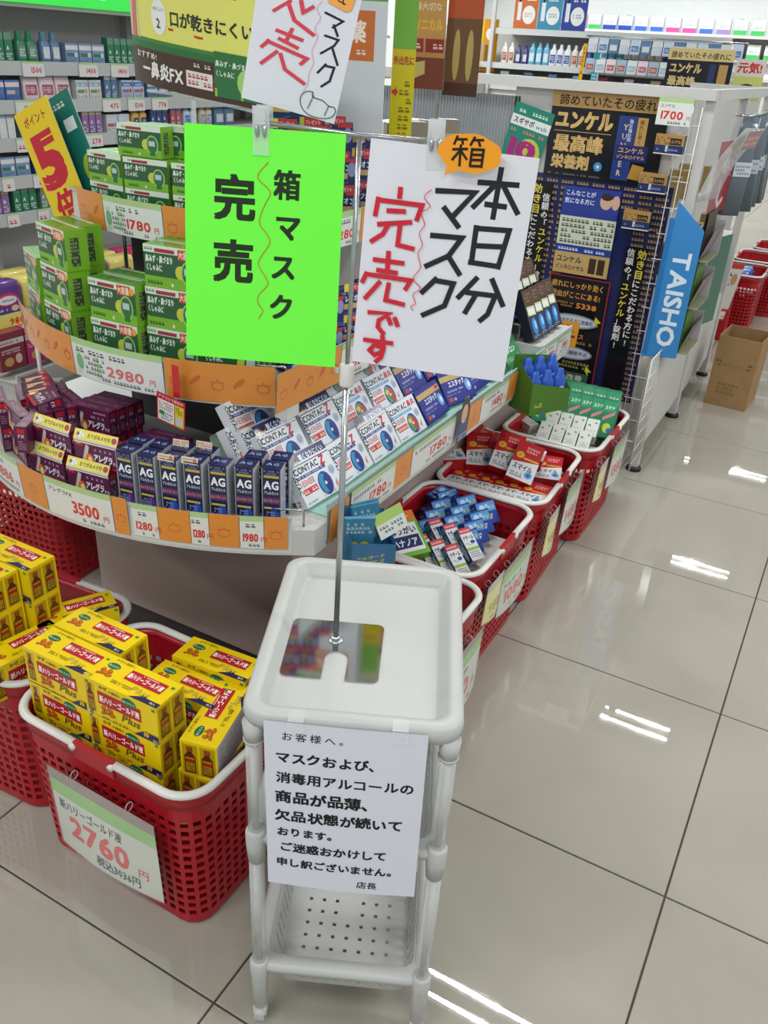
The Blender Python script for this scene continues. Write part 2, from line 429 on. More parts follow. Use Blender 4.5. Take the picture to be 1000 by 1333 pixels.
def bin_mb(zr, dep):
    """slotted bin: ring-shaped rim, slotted sides, perforated bottom"""
    o = MB(); zb = zr - dep
    o.loft([ring(.128, .176, .028, zr - .016), ring(.134, .184, .030, zr - .012), ring(.136, .186, .030, zr), ring(.130, .180, .028, zr + .004), ring(.118, .164, .022, zr + .003), ring(.1135, .1595, .02, zr - .012)], '#d8d6ce')
    top = rrect(-.114, .114, -.160, .160, .02, 4); bot = rrect(-.104, .104, -.150, .150, .018, 4)
    def seg(P, Q, nseg, slot):
        for i in range(nseg):
            a, b = i / nseg, (i + 1) / nseg
            def q(t, s): return tuple(Vector(P[0]).lerp(Vector(P[1]), t).lerp(Vector(Q[0]).lerp(Vector(Q[1]), t), s))
            if slot and 0 < i < nseg - 1:
                s0, s1 = .22, .86; c = a + (b - a) * .30; d = a + (b - a) * .70
                for (t0, t1, u0, u1) in ((a, b, 0, s0), (a, b, s1, 1), (a, c, s0, s1), (d, b, s0, s1)):
                    o.add([q(t0, u0), q(t1, u0), q(t1, u1), q(t0, u1)], [(0, 1, 2, 3)])
            else: o.add([q(a, 0), q(b, 0), q(b, 1), q(a, 1)], [(0, 1, 2, 3)])
    n = len(top)
    for i in range(n):
        a, b = top[i], top[(i + 1) % n]; c, d = bot[i], bot[(i + 1) % n]
        L = math.dist(a, b); k = max(1, round(L / .019))
        seg(((*a, zr - .004), (*b, zr - .004)), ((*c, zb), (*d, zb)), k, L > .05)
    # bottom with square holes
    nx, ny = 9, 13; X = [-.104 + .208 * i / nx for i in range(nx + 1)]; Y = [-.150 + .3 * i / ny for i in range(ny + 1)]
    for i in range(nx):
        for j in range(ny):
            x0, x1, y0, y1 = X[i], X[i + 1], Y[j], Y[j + 1]; cx, cy = (x0 + x1) / 2, (y0 + y1) / 2; h = .0030
            if 0 < i < nx - 1 and 0 < j < ny - 1 and not (i == 4 and j in (5, 6, 7, 8)):
                Q = [(x0, y0), (x1, y0), (x1, y1), (x0, y1)]; q = [(cx - h, cy - h), (cx + h, cy - h), (cx + h, cy + h), (cx - h, cy + h)]
                o.add([(*p, zb) for p in Q + q], [(0, 1, 5, 4), (1, 2, 6, 5), (2, 3, 7, 6), (3, 0, 4, 7)])
            elif not ((i in (0, nx - 1)) and (j in (0, ny - 1))): o.add([(x0, y0, zb), (x1, y0, zb), (x1, y1, zb), (x0, y1, zb)], [(0, 1, 2, 3)])
    return o
for zr, dep in ((.425, .092), (.140, .078)):
    b = bin_mb(zr, dep).build('slotted_bin', M_TROL, tr)
    sd = b.modifiers.new('thick', 'SOLIDIFY'); sd.thickness = .0022; sd.offset = 0
for sx in (-1, 1):
    for sy in (-1, 1):
        x, y = sx * .1255, sy * .1765
        MB().tube([(x, y, .630), (x, y, .600)], [.0145, .0125], 14).tube([(x, y, .602), (x, y, .5995)], .0140, 14).build('leg_socket', M_TROL, tr)
        lg = MB().tube([(x, y, .602), (x, y, .43)], .0112, 14).build('leg', M_TUBE, tr)
        MB().tube([(x, y, .606), (x, y, .43)], .0052, 8).build('leg_core', M_TROL, lg)
        MB().tube([(x, y, .436), (x, y, .430), (x, y, .405), (x, y, .375)], [.0120, .0150, .0145, .0122], 14).build('leg_socket', M_TROL, tr)
        lg = MB().tube([(x, y, .377), (x, y, .146)], .0112, 14).build('leg', M_TUBE, tr)
        MB().tube([(x, y, .38), (x, y, .146)], .0052, 8).build('leg_core', M_TROL, lg)
        MB().tube([(x, y, .150), (x, y, .145), (x, y, .115), (x, y, .105), (x, y, .038), (x, y, .034)], [.0120, .0150, .0145, .0130, .0120, .0085], 14).build('foot', M_TROL, tr)
        c = MB().tube([(x - .008, y, .0165), (x + .008, y, .0165)], .0165, 16)
        c.build('caster', M_TUBE, tr)
        MB().box(x - .0105, x + .0105, y - .007, y + .007, .014, .036).build('caster_fork', M_WHITEP, tr)

def trw(x, y, z):
    c, s = math.cos(TRA), math.sin(TRA); return (TRX + x * c - y * s, TRY + x * s + y * c, z)

# sheets hung from four corners
def sheet(name, cv, corners, w, h, base, m_, bow=0.0, nx=10, parent=None, back=None):
    TL, TR_, BR, BL = [Vector(c) for c in corners]
    N = (TR_ - TL).cross(TL - BL).normalized()
    W, Hh = w / 1000, h / 1000
    def fn(x, y, o):
        u, v = x / W, y / Hh
        return tuple(BL.lerp(BR, u).lerp(TL.lerp(TR_, u), v) + N * (o + bow * math.sin(math.pi * u) * (1 - .5 * v)))
    b = Cv().r(0, 0, w, h, base, nx=nx)
    q = MB().place(b, fn).place(cv, fn, base=1.6e-4)
    q.place(Cv().r(0, 0, w, h, back or base, nx=nx), lambda x, y, o: fn(W - x, y, -.0004))
    o = q.build(name, m_, parent); return o

SB = [[(142.9, 242.2), (141.6, 189.2)], [(121.0, 225.3), (163.5, 227.1)], [(139.9, 226.0), (118.2, 198.5)], [(147.3, 225.5), (167.7, 197.5)], [(131.6, 203.3), (153.5, 203.0)], [(124.9, 178.4), (124.9, 136.6)], [(124.0, 176.3), (161.5, 178.2), (155.3, 135.5)], [(125.6, 157.2), (158.2, 159.7)], [(122.6, 138.1), (155.5, 137.3)], [(133.6, 121.3), (115.2, 95.8)], [(150.8, 121.8), (167.5, 93.0)], [(124.6, 103.2), (157.2, 103.4), (151.6, 80.5), (143.8, 71.7)], [(135.2, 102.5), (125.5, 79.1)], [(76.5, 211.3), (118.3, 214.2), (98.5, 187.4)], [(86.8, 194.4), (105.2, 175.4)], [(76.6, 162.6), (110.6, 164.0), (98.4, 142.1), (74.1, 127.2)], [(97.0, 143.2), (113.5, 122.8)], [(87.9, 114.7), (73.2, 96.2)], [(86.9, 112.4), (107.8, 111.5), (101.0, 84.4), (77.0, 69.6)]]
SR = [[(37.0, 209.2), (36.9, 199.1)], [(13.9, 195.7), (12.0, 176.7)], [(14.1, 193.7), (62.5, 193.8), (58.3, 177.2)], [(25.3, 183.4), (44.3, 184.8)], [(16.3, 167.3), (52.3, 174.0)], [(27.6, 168.3), (22.4, 157.1), (10.1, 147.1)], [(40.7, 171.2), (40.1, 147.2), (58.3, 145.0)], [(30.8, 137.8), (31.5, 113.7)], [(15.1, 127.2), (48.7, 127.2)], [(20.1, 115.6), (42.3, 115.1)], [(8.3, 110.6), (4.1, 99.4)], [(7.7, 109.2), (59.2, 108.7), (54.2, 97.4)], [(24.1, 102.1), (9.0, 80.5)], [(34.6, 101.7), (32.7, 81.8), (54.2, 79.3)], [(14.5, 64.3), (39.1, 66.3), (27.3, 56.4), (26.8, 48.0), (34.3, 40.6)], [(38.1, 60.7), (41.5, 53.6)], [(45.5, 61.7), (49.7, 52.6)], [(12.4, 29.9), (45.6, 30.1)], [(33.2, 37.7), (36.1, 22.5), (34.1, 10.7), (28.4, 4.1)], [(35.0, 22.9), (25.0, 25.2), (19.7, 17.8), (26.2, 12.4), (35.4, 18.9)]]
SW = [(71.0, 211.8), (65.2, 206.3), (64.9, 201.4), (71.2, 194.9), (69.2, 191.0), (62.8, 185.2), (67.6, 173.5), (63.0, 162.9), (67.8, 150.8), (64.0, 140.1), (68.4, 125.2), (62.0, 111.2), (71.2, 101.8), (63.7, 92.8), (67.5, 82.5), (62.7, 78.6), (65.4, 74.0)]
TB = [[(71.4, 120.5), (91.2, 112.0), (81.8, 104.4)], [(82.5, 107.7), (88.9, 95.8)], [(75.6, 95.2), (90.4, 91.8), (87.2, 85.0), (75.0, 74.6)], [(85.8, 82.6), (95.0, 64.6)], [(82.7, 63.7), (75.9, 52.5)], [(82.1, 61.8), (92.1, 61.3), (90.3, 45.7), (82.5, 37.7)]]
TR = [[(35.0, 131.9), (27.4, 125.8), (19.6, 119.0)], [(33.5, 128.4), (41.9, 109.4), (64.5, 94.2)], [(25.7, 95.7), (53.9, 86.8)], [(29.5, 85.8), (50.4, 77.1)], [(41.5, 99.0), (36.8, 82.1)], [(19.8, 82.1), (13.1, 72.5)], [(17.7, 81.1), (61.9, 66.4), (56.5, 58.9)], [(29.9, 69.8), (15.3, 51.5)], [(33.7, 67.3), (41.1, 49.4), (64.2, 36.9)], [(45.3, 132.3), (49.5, 119.1), (58.6, 126.2)]]
TW = [(66.5, 133.1), (62.4, 124.3), (67.9, 113.8), (64.1, 102.6), (68.7, 92.1), (65.6, 76.1), (69.7, 63.3), (67.1, 49.2), (68.0, 37.9), (63.9, 26.4)]
TM = [[(75.3, 29.5), (68.9, 28.9), (63.5, 22.7), (64.0, 13.4), (69.4, 5.6), (79.0, 1.7), (92.0, 2.8), (100.4, 6.8), (103.3, 13.3), (101.1, 18.0), (94.9, 18.3), (86.9, 22.6), (76.2, 24.0), (75.3, 29.5)], [(76.8, 26.4), (72.8, 9.1)], [(94.9, 18.3), (92.4, 6.3)]]

# sign stand standing in the tray
ss = tag(empty('sign_stand', (0, 0, 0)), 'steel sign stand with a notched base plate standing in the ivory trolley tray', 'sign stand')
def pl(x, y): return trw(x, y, 0)[:2]
out = []
for cx, cy, a0, r_ in ((.016, -.080, -90, .010), (.016, .033, 0, .010), (-.099, .033, 90, .010), (-.099, -.080, 180, .010)):
    for i in range(5):
        a = R(a0 + 90 * i / 4); out.append((cx + r_ * math.cos(a), cy + r_ * math.sin(a)))
notch = [(-.052, -.090)] + [(-.0355 + .0165 * math.cos(R(180 - 180 * i / 10)), -.0450 + .0165 * math.sin(R(180 - 180 * i / 10))) for i in range(11)] + [(-.019, -.090)]
out = out + notch
MB().prism([pl(*p) for p in out], .6338, .6354, '#cccccc').build('base_plate', M_CHROME, ss)
b0 = Vector((.081, .215, .6355)); b1 = Vector((.0835, .2162, 1.045)); b2 = Vector((.0885, .2180, 1.305))
MB().tube([b0, b0 + Vector((0, 0, .002)), b0 + Vector((0, 0, .003))], [.011, .010, .005], 16).tube([b0 + Vector((0, 0, .002)), b0 + Vector((0, 0, .007))], .0065, 12).build('weld_collar', M_CHROME, ss)
MB().tube([b0, b1], .0041, 12).build('pole', M_METAL, ss)
MB().tube([b1, b2], .0028, 10).build('upper_pole', M_METAL, ss)
co = MB().tube([b1 + Vector((0, 0, -.022)), b1 + Vector((0, 0, -.020)), b1 + Vector((0, 0, .004)), b1 + Vector((0, 0, .006))], [.0085, .0092, .0092, .0075], 14)
co.tube([b1 + Vector((-.008, -.004, -.004)), b1 + Vector((-.013, -.006, -.004))], .004, 8)
co.build('clamp_collar', M_WHITEP, ss)
e0 = Vector((-.012, .171, 1.3115)); e1 = Vector((.191, .266, 1.3035))
MB().tube([e0, b2, e1], .0026, 8).build('crossbar', M_METAL, ss)
d = (e1 - e0).normalized()
MB().tube([e1, e1 + d * .008 + Vector((0, 0, -.001)), e1 + d * .011 + Vector((0, 0, -.005)), e1 + d * .008 + Vector((0, 0, -.009)), e1 + Vector((0, 0, -.009))], .0022, 8).build('hook_end', M_METAL, ss)

def clip(p, label):
    k = tag(empty('sign_clip', p, (0, 0, TRA)), label, 'clip', 'clear clips on the sign crossbar')
    MB().rbox(-.009, .009, -.0135, -.0095, -.026, .022, .0015).box(-.0055, .0055, -.0165, -.0135, .004, .019).build('front_jaw', M_CLEAR, k)
    MB().rbox(-.009, .009, .0085, .0115, -.026, .022, .0015).build('back_jaw', M_CLEAR, k)
    MB().box(-.009, .009, -.0095, .0085, .014, .020).box(-.009, -.0065, -.0095, .0085, -.004, .010).box(.0065, .009, -.0095, .0085, -.004, .010).build('hinge_block', M_CLEAR, k)
    MB().tube([(-.004, -.0096, -.012), (-.004, -.0146, -.002), (-.004, -.010, .008)], .0022, 6).tube([(.004, -.0096, -.012), (.004, -.0146, -.002), (.004, -.010, .008)], .0022, 6).build('spring', M_METAL, k)
clip((-.006, .174, 1.306), 'clear plastic clip holding the bright green sign')
clip((.162, .2525, 1.303), 'clear plastic clip between the orange bubble and the red characters sign')

# white sign with brush lettering
cv = Cv()
for s_ in SB: cv.ln(s_, 6.0, '#1b1b1d')
for s_ in SR: cv.ln(s_, 5.4, '#c81f32')
cv.ln(SW, 1.0, '#d44a58', sm=True)
OFW = [(.105, .213, 1.304), (.267, .289, 1.295), (.259, .285, 1.047), (.095, .208, 1.059)]
wsg = sheet('hanging_sign', cv, OFW, 182, 257, '#dcdce2', M_LAMI, bow=.002)
tag(wsg, 'white laminated sign with large black and red brush characters and an orange bubble', 'sign', 'sold-out signs on the stand')
cvb = Cv(); pts = []
for i in range(48):
    a = 2 * math.pi * i / 48; rr = 1 + .07 * abs(math.sin(a * 3.5)); pts.append((32 * rr * math.cos(a), 18 * rr * math.sin(a)))
cvb.p(pts, '#ef9c26'); cvb.p([(-22, -10), (-25, -24), (-8, -16)], '#ef9c26')
for s_ in ([(-14, 15), (-17, 7)], [(-14, 12), (-4, 13)], [(-9, 12), (-8, 8)], [(4, 16), (0, 8)], [(3, 13), (13, 14)], [(8, 13), (10, 8)], [(-18, 2), (-3, 4)], [(-10, 7), (-10, -13)], [(-11, 1), (-18, -8)], [(-9, 1), (-3, -6)], [(2, 5), (1, -12)], [(2, 4), (14, 5), (13, -12)], [(2, -1), (13, 0)], [(2, -6), (13, -5)], [(1, -12), (13, -11)]):
    cvb.ln(s_, 2.5, '#1d1a14')
O = Vector((.2035, .2500, 1.2965)); U = (Vector(OFW[1]) - Vector(OFW[0])).normalized(); V = Vector((-.02, 0, 1)).normalized()
q = MB().on(cvb, O + U.cross(V).normalized() * .0045, U, V)
q.on(Cv().p([(-x, y) for x, y in pts], '#e8c48a'), O + U.cross(V).normalized() * .0040, -U, V)
q.build('cloud_label', M_PAPER, wsg)

# green sign
cv = Cv(); K = '#23331d'
cv.t('完', 33, 160, 50, K, b=3.6, res=3).t('売', 32, 91, 50, K, b=3.6, res=3)
for ch, x, y in (('箱', 103, 187, ), ('マ', 105, 143), ('ス', 101, 99), ('ク', 100, 53)): cv.t(ch, x - 1, y - 1, 32, K, b=3.2, res=3)
pts = [(96, 224), (86, 213), (85, 206), (95, 198), (99, 192), (93, 180), (88, 168), (88, 158), (98, 146), (99, 138), (90, 124), (87, 114), (96, 100), (98, 92), (88, 80), (87, 70), (93, 62), (88, 52)]
cv.ln(pts, 1.0, '#b5701d', sm=True)
gs = sheet('hanging_sign', cv, [(-.076, .129, 1.307), (.081, .202, 1.306), (.076, .200, 1.049), (-.087, .124, 1.051)], 182, 257, '#72fa48', M_PAPER, bow=.0015)
tag(gs, 'fluorescent green paper sign with dark printed characters and a thin wavy line', 'sign', 'sold-out signs on the stand')

# upper white sign with the drawn mask
cv = Cv()
for s_ in TB: cv.ln(s_, 2.6, '#202124')
for s_ in TR: cv.ln(s_, 4.2, '#cf3f4c')
cv.ln(TW, .6, '#d98791', sm=True)
for s_ in TM: cv.ln(s_, .9, '#2c2c2e', sm=True)
cv.p([(72, 132), (92, 122), (97, 124), (101, 150), (70, 150)], '#eba24a')
for s_ in ([(78, 144), (77, 136)], [(77, 140), (84, 138)], [(82, 134), (90, 130)], [(84, 146), (88, 130)]): cv.ln(s_, 1.3, '#3b2c1c')
ts = sheet('hanging_sign', cv, [(-.020, .187, 1.437), (.079, .233, 1.442), (.054, .221, 1.313), (-.038, .179, 1.333)], 105, 150, '#d6d7de', M_LAMI, bow=-.002)
tag(ts, 'tilted white sign with a drawn face mask, hanging above the green sign', 'sign', 'sold-out signs on the stand')

# notice on the trolley front
cv = Cv(); K = '#17181c'
L = [('お客様へ。', 22, 278 - 8, 15, 1.5, 1.22), ('マスクおよび、', 14, 231, 20, 4.5, 1), ('消毒用アルコールの', 14, 196, 20, 4.0, 1.), ('商品が品薄、', 12, 160, 23, 5.0, 1), ('欠品状態が続いて', 12, 127, 21.5, 4.5, 1), ('おります。', 14, 98, 17, 4.5, 1), ('ご迷惑おかけして', 17, 68, 18.5, 4.5, 1), ('申し訳ございません。', 12, 38, 17, 4.5, 1), ('店長', 124, 10, 14.5, 1.5, 1)]
for s_, x, y, h_, b, g_ in L: cv.t(s_, x, y, h_, K, b=b * .75, res=2, jit=.035, gap=g_ - 1)
P = [trw(-.109, -.193, .648), trw(.097, -.1935, .648), trw(.100, -.1955, .350), trw(-.106, -.1945, .351)]
ns = sheet('notice', cv, P, 206, 300, '#d4d5df', M_PAPER, bow=.004)
tag(ns, 'white handwritten notice hanging from the front rim of the ivory trolley', 'notice')
for x in (-.068, .062):
    tp = MB().box(x - .010, x + .010, -.2005, -.1998, .636, .6535).box(x - .010, x + .010, -.1998, -.178, .6548, .6553)
    tag(tp.build('tape_strip', M_FILM, None, (TRX, TRY, 0), (0, 0, TRA)), 'clear tape strip holding the ' + ('corner of the notice near the pole side' if x < 0 else 'corner of the notice on the aisle side'), 'tape')
# ---------------------------------------------------------------- red baskets
BH = .33
def sect(s):
    """half sizes of the basket at height fraction s"""
    return (.192 + .012 * s, .144 + .012 * s, .045 + .008 * s)
def perim(hx, hy, r, N):
    pts = rrect(-hx, hx, -hy, hy, r, 6); pts.append(pts[0]); L = [0]
    for a, b in zip(pts, pts[1:]): L.append(L[-1] + math.dist(a, b))
    o = []; j = 0
    for i in range(N):
        t = L[-1] * i / N
        while L[j + 1] < t: j += 1
        k = (t - L[j]) / (L[j + 1] - L[j]); o.append((pts[j][0] + (pts[j + 1][0] - pts[j][0]) * k, pts[j][1] + (pts[j + 1][1] - pts[j][1]) * k))
    return o
def make_basket():
    b = empty('shopping_basket')
    m = MB(); NC = 62
    zs = [0, .006, .028]; z = .028; rows = 12; pitch = .0208
    for i in range(rows): zs += [zs[2] + pitch * i + .0080, zs[2] + pitch * (i + 1)] if False else []
    zs = [0.0, .006, .026]
    for i in range(rows): zs += [.026 + pitch * i + .0125, .026 + pitch * (i + 1)]
    zs += [.290, BH - .012]
    rings = []
    for z in zs:
        hx, hy, r = sect(z / BH)
        if z == 0: hx -= .006; hy -= .006; r -= .004
        P = perim(hx, hy, r, NC * 8); ring_ = []
        for i in range(NC):
            ring_ += [P[i * 8], P[i * 8 + 5]]
        rings.append([(x, y, z) for x, y in ring_])
    v = [p for r_ in rings for p in r_]; n = NC * 2; f = []
    for j in range(len(rings) - 1):
        hole_row = 2 <= j < 2 + 2 * rows and (j % 2 == 0)
        for i in range(n):
            if hole_row and i % 2 == 0:
                continue
            a = j * n + i; c = j * n + (i + 1) % n; f.append((a, c, c + n, a + n))
    f.append(tuple(reversed(range(n))))
    m.add(v, f, '#b01019')
    o = m.build('basket_body', M_RED, b)
    sd = o.modifiers.new('wall', 'SOLIDIFY'); sd.thickness = .0024; sd.offset = -1
    # rolled rim band
    def rg(dx, z): return [(x, y, z) for x, y in rrect(-(.204 + dx), .204 + dx, -(.156 + dx), .156 + dx, .055 + dx, 7)]
    MB().loft([rg(-.003, BH - .030), rg(.003, BH - .028), rg(.005, BH - .008), rg(.004, BH), rg(-.004, BH), rg(-.006, BH - .010)], '#b01019').build('rim', M_RED, b)
    # flip-down handles lying on the rim, one round each end
    RP = rrect(-.2075, .2075, -.1595, .1595, .058, 8)
    for s in (1, -1):
        half = [p for p in RP if p[0] * s > .05]
        ys = sorted(half, key=lambda p: math.atan2(p[1], p[0] * s))
        path = [(s * .048, -.1595, BH + .006)] + [(x, y, BH + .006) for x, y in ys] + [(s * .048, .1595, BH + .006)]
        h = MB().tube(path, .0085, 8, ry=.0058).build('carry_handle', M_WHITEP, b)
        for yy in (-.1595, .1595):
            MB().tube([(s * .044, yy - .010 * (1 if yy > 0 else -1) * -1, BH + .004), (s * .044, yy + .006 * (1 if yy > 0 else -1) * -1, BH + .004)], .006, 10).build('pivot_pin', M_WHITEP, h)
    for yy in (-.1595, .1595):
        MB().rbox(-.046, .046, yy - .005, yy + .005, BH - .022, BH + .012, .003).build('handle_mount', M_RED, b)
    # raised floor board that carries the goods
    MB().rbox(-.176, .176, -.134, .134, .236, .239, .04).build('raised_board', M_WHITEP, b)
    return b
BASK = Proto(make_basket)
def card_holder(label, price, title, sub, bx, rz, xoff=0.0, yel=False, w=150, h=118, dz=0.0, tilt=0.05, extra=None, drop=.045):
    """price pouch hung by two rings on the long side of a basket; bx = basket position, rz = basket turn"""
    t = tag(empty('price_pouch', (bx[0], bx[1], 0), (0, 0, rz)), label, 'price card', 'price pouches hung on baskets')
    W, Hh = w / 1000, h / 1000; top = BH - drop + dz
    bg = '#dfd98b' if yel else '#cfd0c4'
    cv = Cv()
    cv.r(0, 0, w, h, bg, nx=48)
    if yel: cv.r(0, h * .80, w, h * .20, '#b9b0a6', nx=48)
    else: cv.r(0, h * .70, w, h * .17, '#8fc068', nx=48).r(0, h * .87, w, h * .13, '#957f77', nx=48)
    if title: cv.t(title, w * .06, h * .52, h * .135, '#2b3a2c', b=1.6, w=w * .62, res=1)
    cv.t(price, w * (.14 if len(price) > 3 else .2), h * .18, h * .36, '#d9403f' if not yel else '#b9a23a', b=3.2, w=w * .60, res=2)
    cv.t('円', w * .80, h * .20, h * .13, '#d9403f', b=1.6)
    if sub: cv.t(sub, w * .40, h * .05, h * .14, '#2c2c2c', b=1.4, w=w * .42)
    else: cv.mini(w * .3, h * .06, w * .5, h * .08, '#6a6a66')
    x0 = xoff - W / 2
    def fn(x, y, o):
        u = x / W - .5
        return (x0 + x, -(.174 + .004 + (Hh - y) * tilt * .0 + o + .010 * (1 - 4 * u * u) * (1 - y / Hh) - (1 - y / Hh) * .006), top - Hh + y)
    q = MB().place(cv, fn, base=3e-4, step=1e-4)
    q.place(Cv().r(0, 0, w, h, '#b9b9b0', nx=48), lambda x, y, o: fn(W - x, y, -.0006))
    q.build('price_card', M_LAMI, t)
    MB().place(Cv().r(-2, -2, w + 4, h + 6, '#ffffff', nx=48), lambda x, y, o: fn(x, y, .0022)).build('clear_pouch', M_FILM, t)
    for k in (.22, .74):
        x = x0 + W * k; z = top - .006; c = (x, -.168, z + .010)
        MB().tube([(x, -.168 - .008 * math.cos(a), z + .004 + .009 * math.sin(a)) for a in [2 * math.pi * i / 12 for i in range(12)]], .0010, 6, closed=True).build('ring', M_CLEAR, t)
    return t
def hooks(bx, rz, xs):
    pass

def basket(loc, rz, label): return BASK.put((*loc, 0), (0, 0, rz), label, 'basket', 'red perforated baskets')
# front pair, long side to the viewer
BA = (-.290, .232); BL1 = (-.730, .262)
basket(BA, R(-1), 'red perforated basket with the 2760 price card, beside the ivory trolley')
basket(BL1, R(3), 'red perforated basket of yellow tonic cartons cut by the frame edge')
card_holder('green and white price card reading 2760 on the red basket beside the trolley', '2760', '新ハリーゴールド液', '税込3036円', BA, R(-1), xoff=.020, w=245, h=192, drop=.060)
# row along the aisle
ROW = [(-.108, 1.990), (-.135, 1.548), (-.135, 1.120), (-.095, .690)]
NM = ['red basket of green and white toothpaste cartons beside the black poster', 'red basket heaped with red and white eye drop cartons', 'red basket of small blue cartons and nose spray boxes', 'red basket mostly hidden behind the ivory trolley tray']
for p, n in zip(ROW, NM): basket(p, R(90 + (2 if p[1] == 1.548 else 0)), n)
card_holder('price card with 80 showing beside the trolley tray', '1580', 'ハナノア', None, ROW[3], R(90), xoff=.055, w=215, h=175, drop=.06)
card_holder('yellow and white price card under the basket of small blue cartons', '980', '', None, ROW[2], R(90), xoff=-.10, yel=True, w=100, h=110, drop=.04)
card_holder('green and white price card on the basket of small blue cartons', '1080', 'アルガード', None, ROW[2], R(90), xoff=.055, w=205, h=140, drop=.05)
card_holder('yellow price card on the basket of red and white cartons', '980', '', None, ROW[1], R(92), xoff=-.12, yel=True, w=95, h=125, drop=.04)
card_holder('green and white price card on the basket of red and white cartons', '1480', '', None, ROW[1], R(92), xoff=.090, w=170, h=150, drop=.03)
card_holder('yellow price card on the basket of green and white cartons', '980', '', None, ROW[0], R(90), xoff=-.145, yel=True, w=90, h=125, drop=.04)
card_holder('green and white price card reading 1380 near the black poster', '1380', '', None, ROW[0], R(90), xoff=.05, w=180, h=150, drop=.03)
# baskets behind, at the far side of the plinth and far along the aisle
basket((-1.31, .86), R(4), 'red perforated basket seen under the low shelf beside the beige plinth')
basket((-1.36, 1.30), R(90), 'red perforated basket deep behind the beige plinth')
for i, p in enumerate([(-.03, 5.05), (.05, 5.55), (.10, 6.05)]):
    basket(p, R(90), 'red basket far down the aisle, ' + ['closest to the open cardboard box', 'in the middle of the three', 'last of the three'][i])

# ---------------------------------------------------------------- cartons: printed faces
def carton(name, w, d, h, cols, front=None, top=None, right=None, left=None, rnd_=0, m_=None):
    """cols: (bottom, top, front, back, left, right); w,d,h in mm; origin at the centre of the base; front looks to -y"""
    m = MB(); W, D, Hh = w / 1000, d / 1000, h / 1000
    m.box(-W / 2, W / 2, -D / 2, D / 2, 0, Hh, cols)
    if front: m.on(front, (-W / 2, -D / 2, 0), (1, 0, 0), (0, 0, 1))
    if top: m.on(top, (-W / 2, -D / 2, Hh), (1, 0, 0), (0, 1, 0))
    if right: m.on(right, (W / 2, -D / 2, 0), (0, 1, 0), (0, 0, 1))
    if left: m.on(left, (-W / 2, D / 2, 0), (0, -1, 0), (0, 0, 1))
    return m.build(name, m_ or M_CARD)
Y = '#e8c80e'
def bottle(cv, x, y, w, h):
    cv.p([(x, y), (x + w, y), (x + w, y + h * .62), (x + w * .72, y + h * .76), (x + w * .72, y + h * .84), (x + w * .28, y + h * .84), (x + w * .28, y + h * .76), (x, y + h * .62)], '#5e2a10')
    cv.r(x + w * .22, y + h * .80, w * .56, h * .18, '#8a4a20')
    cv.p([(x + w * .1, y + h * .58), (x + w * .9, y + h * .58), (x + w * .9, y + h * .06), (x + w * .1, y + h * .06)], '#a78a16')
    cv.r(x + w * .1, y + h * .38, w * .8, h * .13, '#a8231c'); cv.mini(x + w * .15, y + h * .1, w * .7, h * .24, '#4b3a10', 3)
def ginger(cv, x, y, s):
    for dx, dy, rx, ry, ro in ((0, 0, 9, 5, 20), (-7, 5, 5, 4, 60), (6, 6, 6, 3.5, -40), (9, -3, 6, 3.5, 10), (-8, -4, 5, 3, 30)):
        cv.e(x + dx * s, y + dy * s, rx * s, ry * s, '#a8500f', 10, ro); cv.e(x + dx * s, y + dy * s + .8 * s, rx * s * .6, ry * s * .5, '#c87426', 8, ro)
def yellow_front():
    c = Cv(); c.r(3, 6, 20, 62, '#c9a80c'); bottle(c, 6, 8, 14, 58)
    c.t('かぜ', 34, 62, 9, '#1d1a10', b=3).t('の諸症に', 54, 61, 7, '#2c2718', b=1.5)
    c.r(30, 30, 92, 27, '#b11a2a'); c.t('新ハリーゴールド液', 33, 35, 15, '#f6efe6', b=2.6, w=86)
    c.e(98, 60, 15, 9, '#15693b', 20).t('熱にだるさ', 98, 57, 5.2, '#f0f4ea', b=1.2, anc='c', w=26)
    ginger(c, 48, 18, 1.15); c.t('Plus', 78, 12, 22, '#6b4a2a', b=1, sk=.25, w=40, res=2)
    c.p([(104, 0), (156, 0), (156, 15), (126, 15)], '#232350'); c.t('10', 126, 3, 15, '#e6c60c', b=3).t('本入', 144, 1, 6, '#f0e8c0', b=1)
    c.r(147, 66, 6, 5, '#1f8a45'); c.mini(36, 2, 60, 5, '#3a3014', 1)
    return c
def yellow_top():
    c = Cv(); c.t('かぜの諸症に', 20, 56, 7, '#1d1a10', b=2)
    c.e(28, 44, 13, 7.5, '#15693b', 20).t('熱にだる', 28, 41.5, 4.6, '#f0f4ea', b=1.2, anc='c', w=22); ginger(c, 26, 24, 1.1)
    c.r(62, 28, 76, 24, '#b11a2a'); c.t('新ハリーゴールド液', 64, 33, 13, '#f6efe6', b=2.4, w=72); c.mini(80, 47, 40, 4, '#f0dada', 1)
    c.t('Plus', 88, 8, 19, '#b9a64a', b=1, sk=.25, w=40); c.mini(50, 10, 42, 8, '#2a2410', 2)
    c.p([(98, 0), (156, 0), (156, 10), (118, 10)], '#232350'); c.t('10', 118, 2, 14, '#2a2410', b=3).t('本入', 138, 2, 6, '#f0e8c0', b=1); c.r(144, 48, 6, 5, '#1f8a45')
    return c
def yellow_side():
    c = Cv(); c.r(4, 5, 27, 64, '#b8980a').r(35, 5, 27, 64, '#b8980a'); bottle(c, 7, 8, 20, 58); bottle(c, 38, 8, 20, 58); return c
YB = Proto(lambda: carton('tonic_carton', 156, 66, 75, ('#cfb20c', Y, Y, '#c9c6c0', Y, Y), yellow_front(), yellow_top(), yellow_side(), yellow_side()))
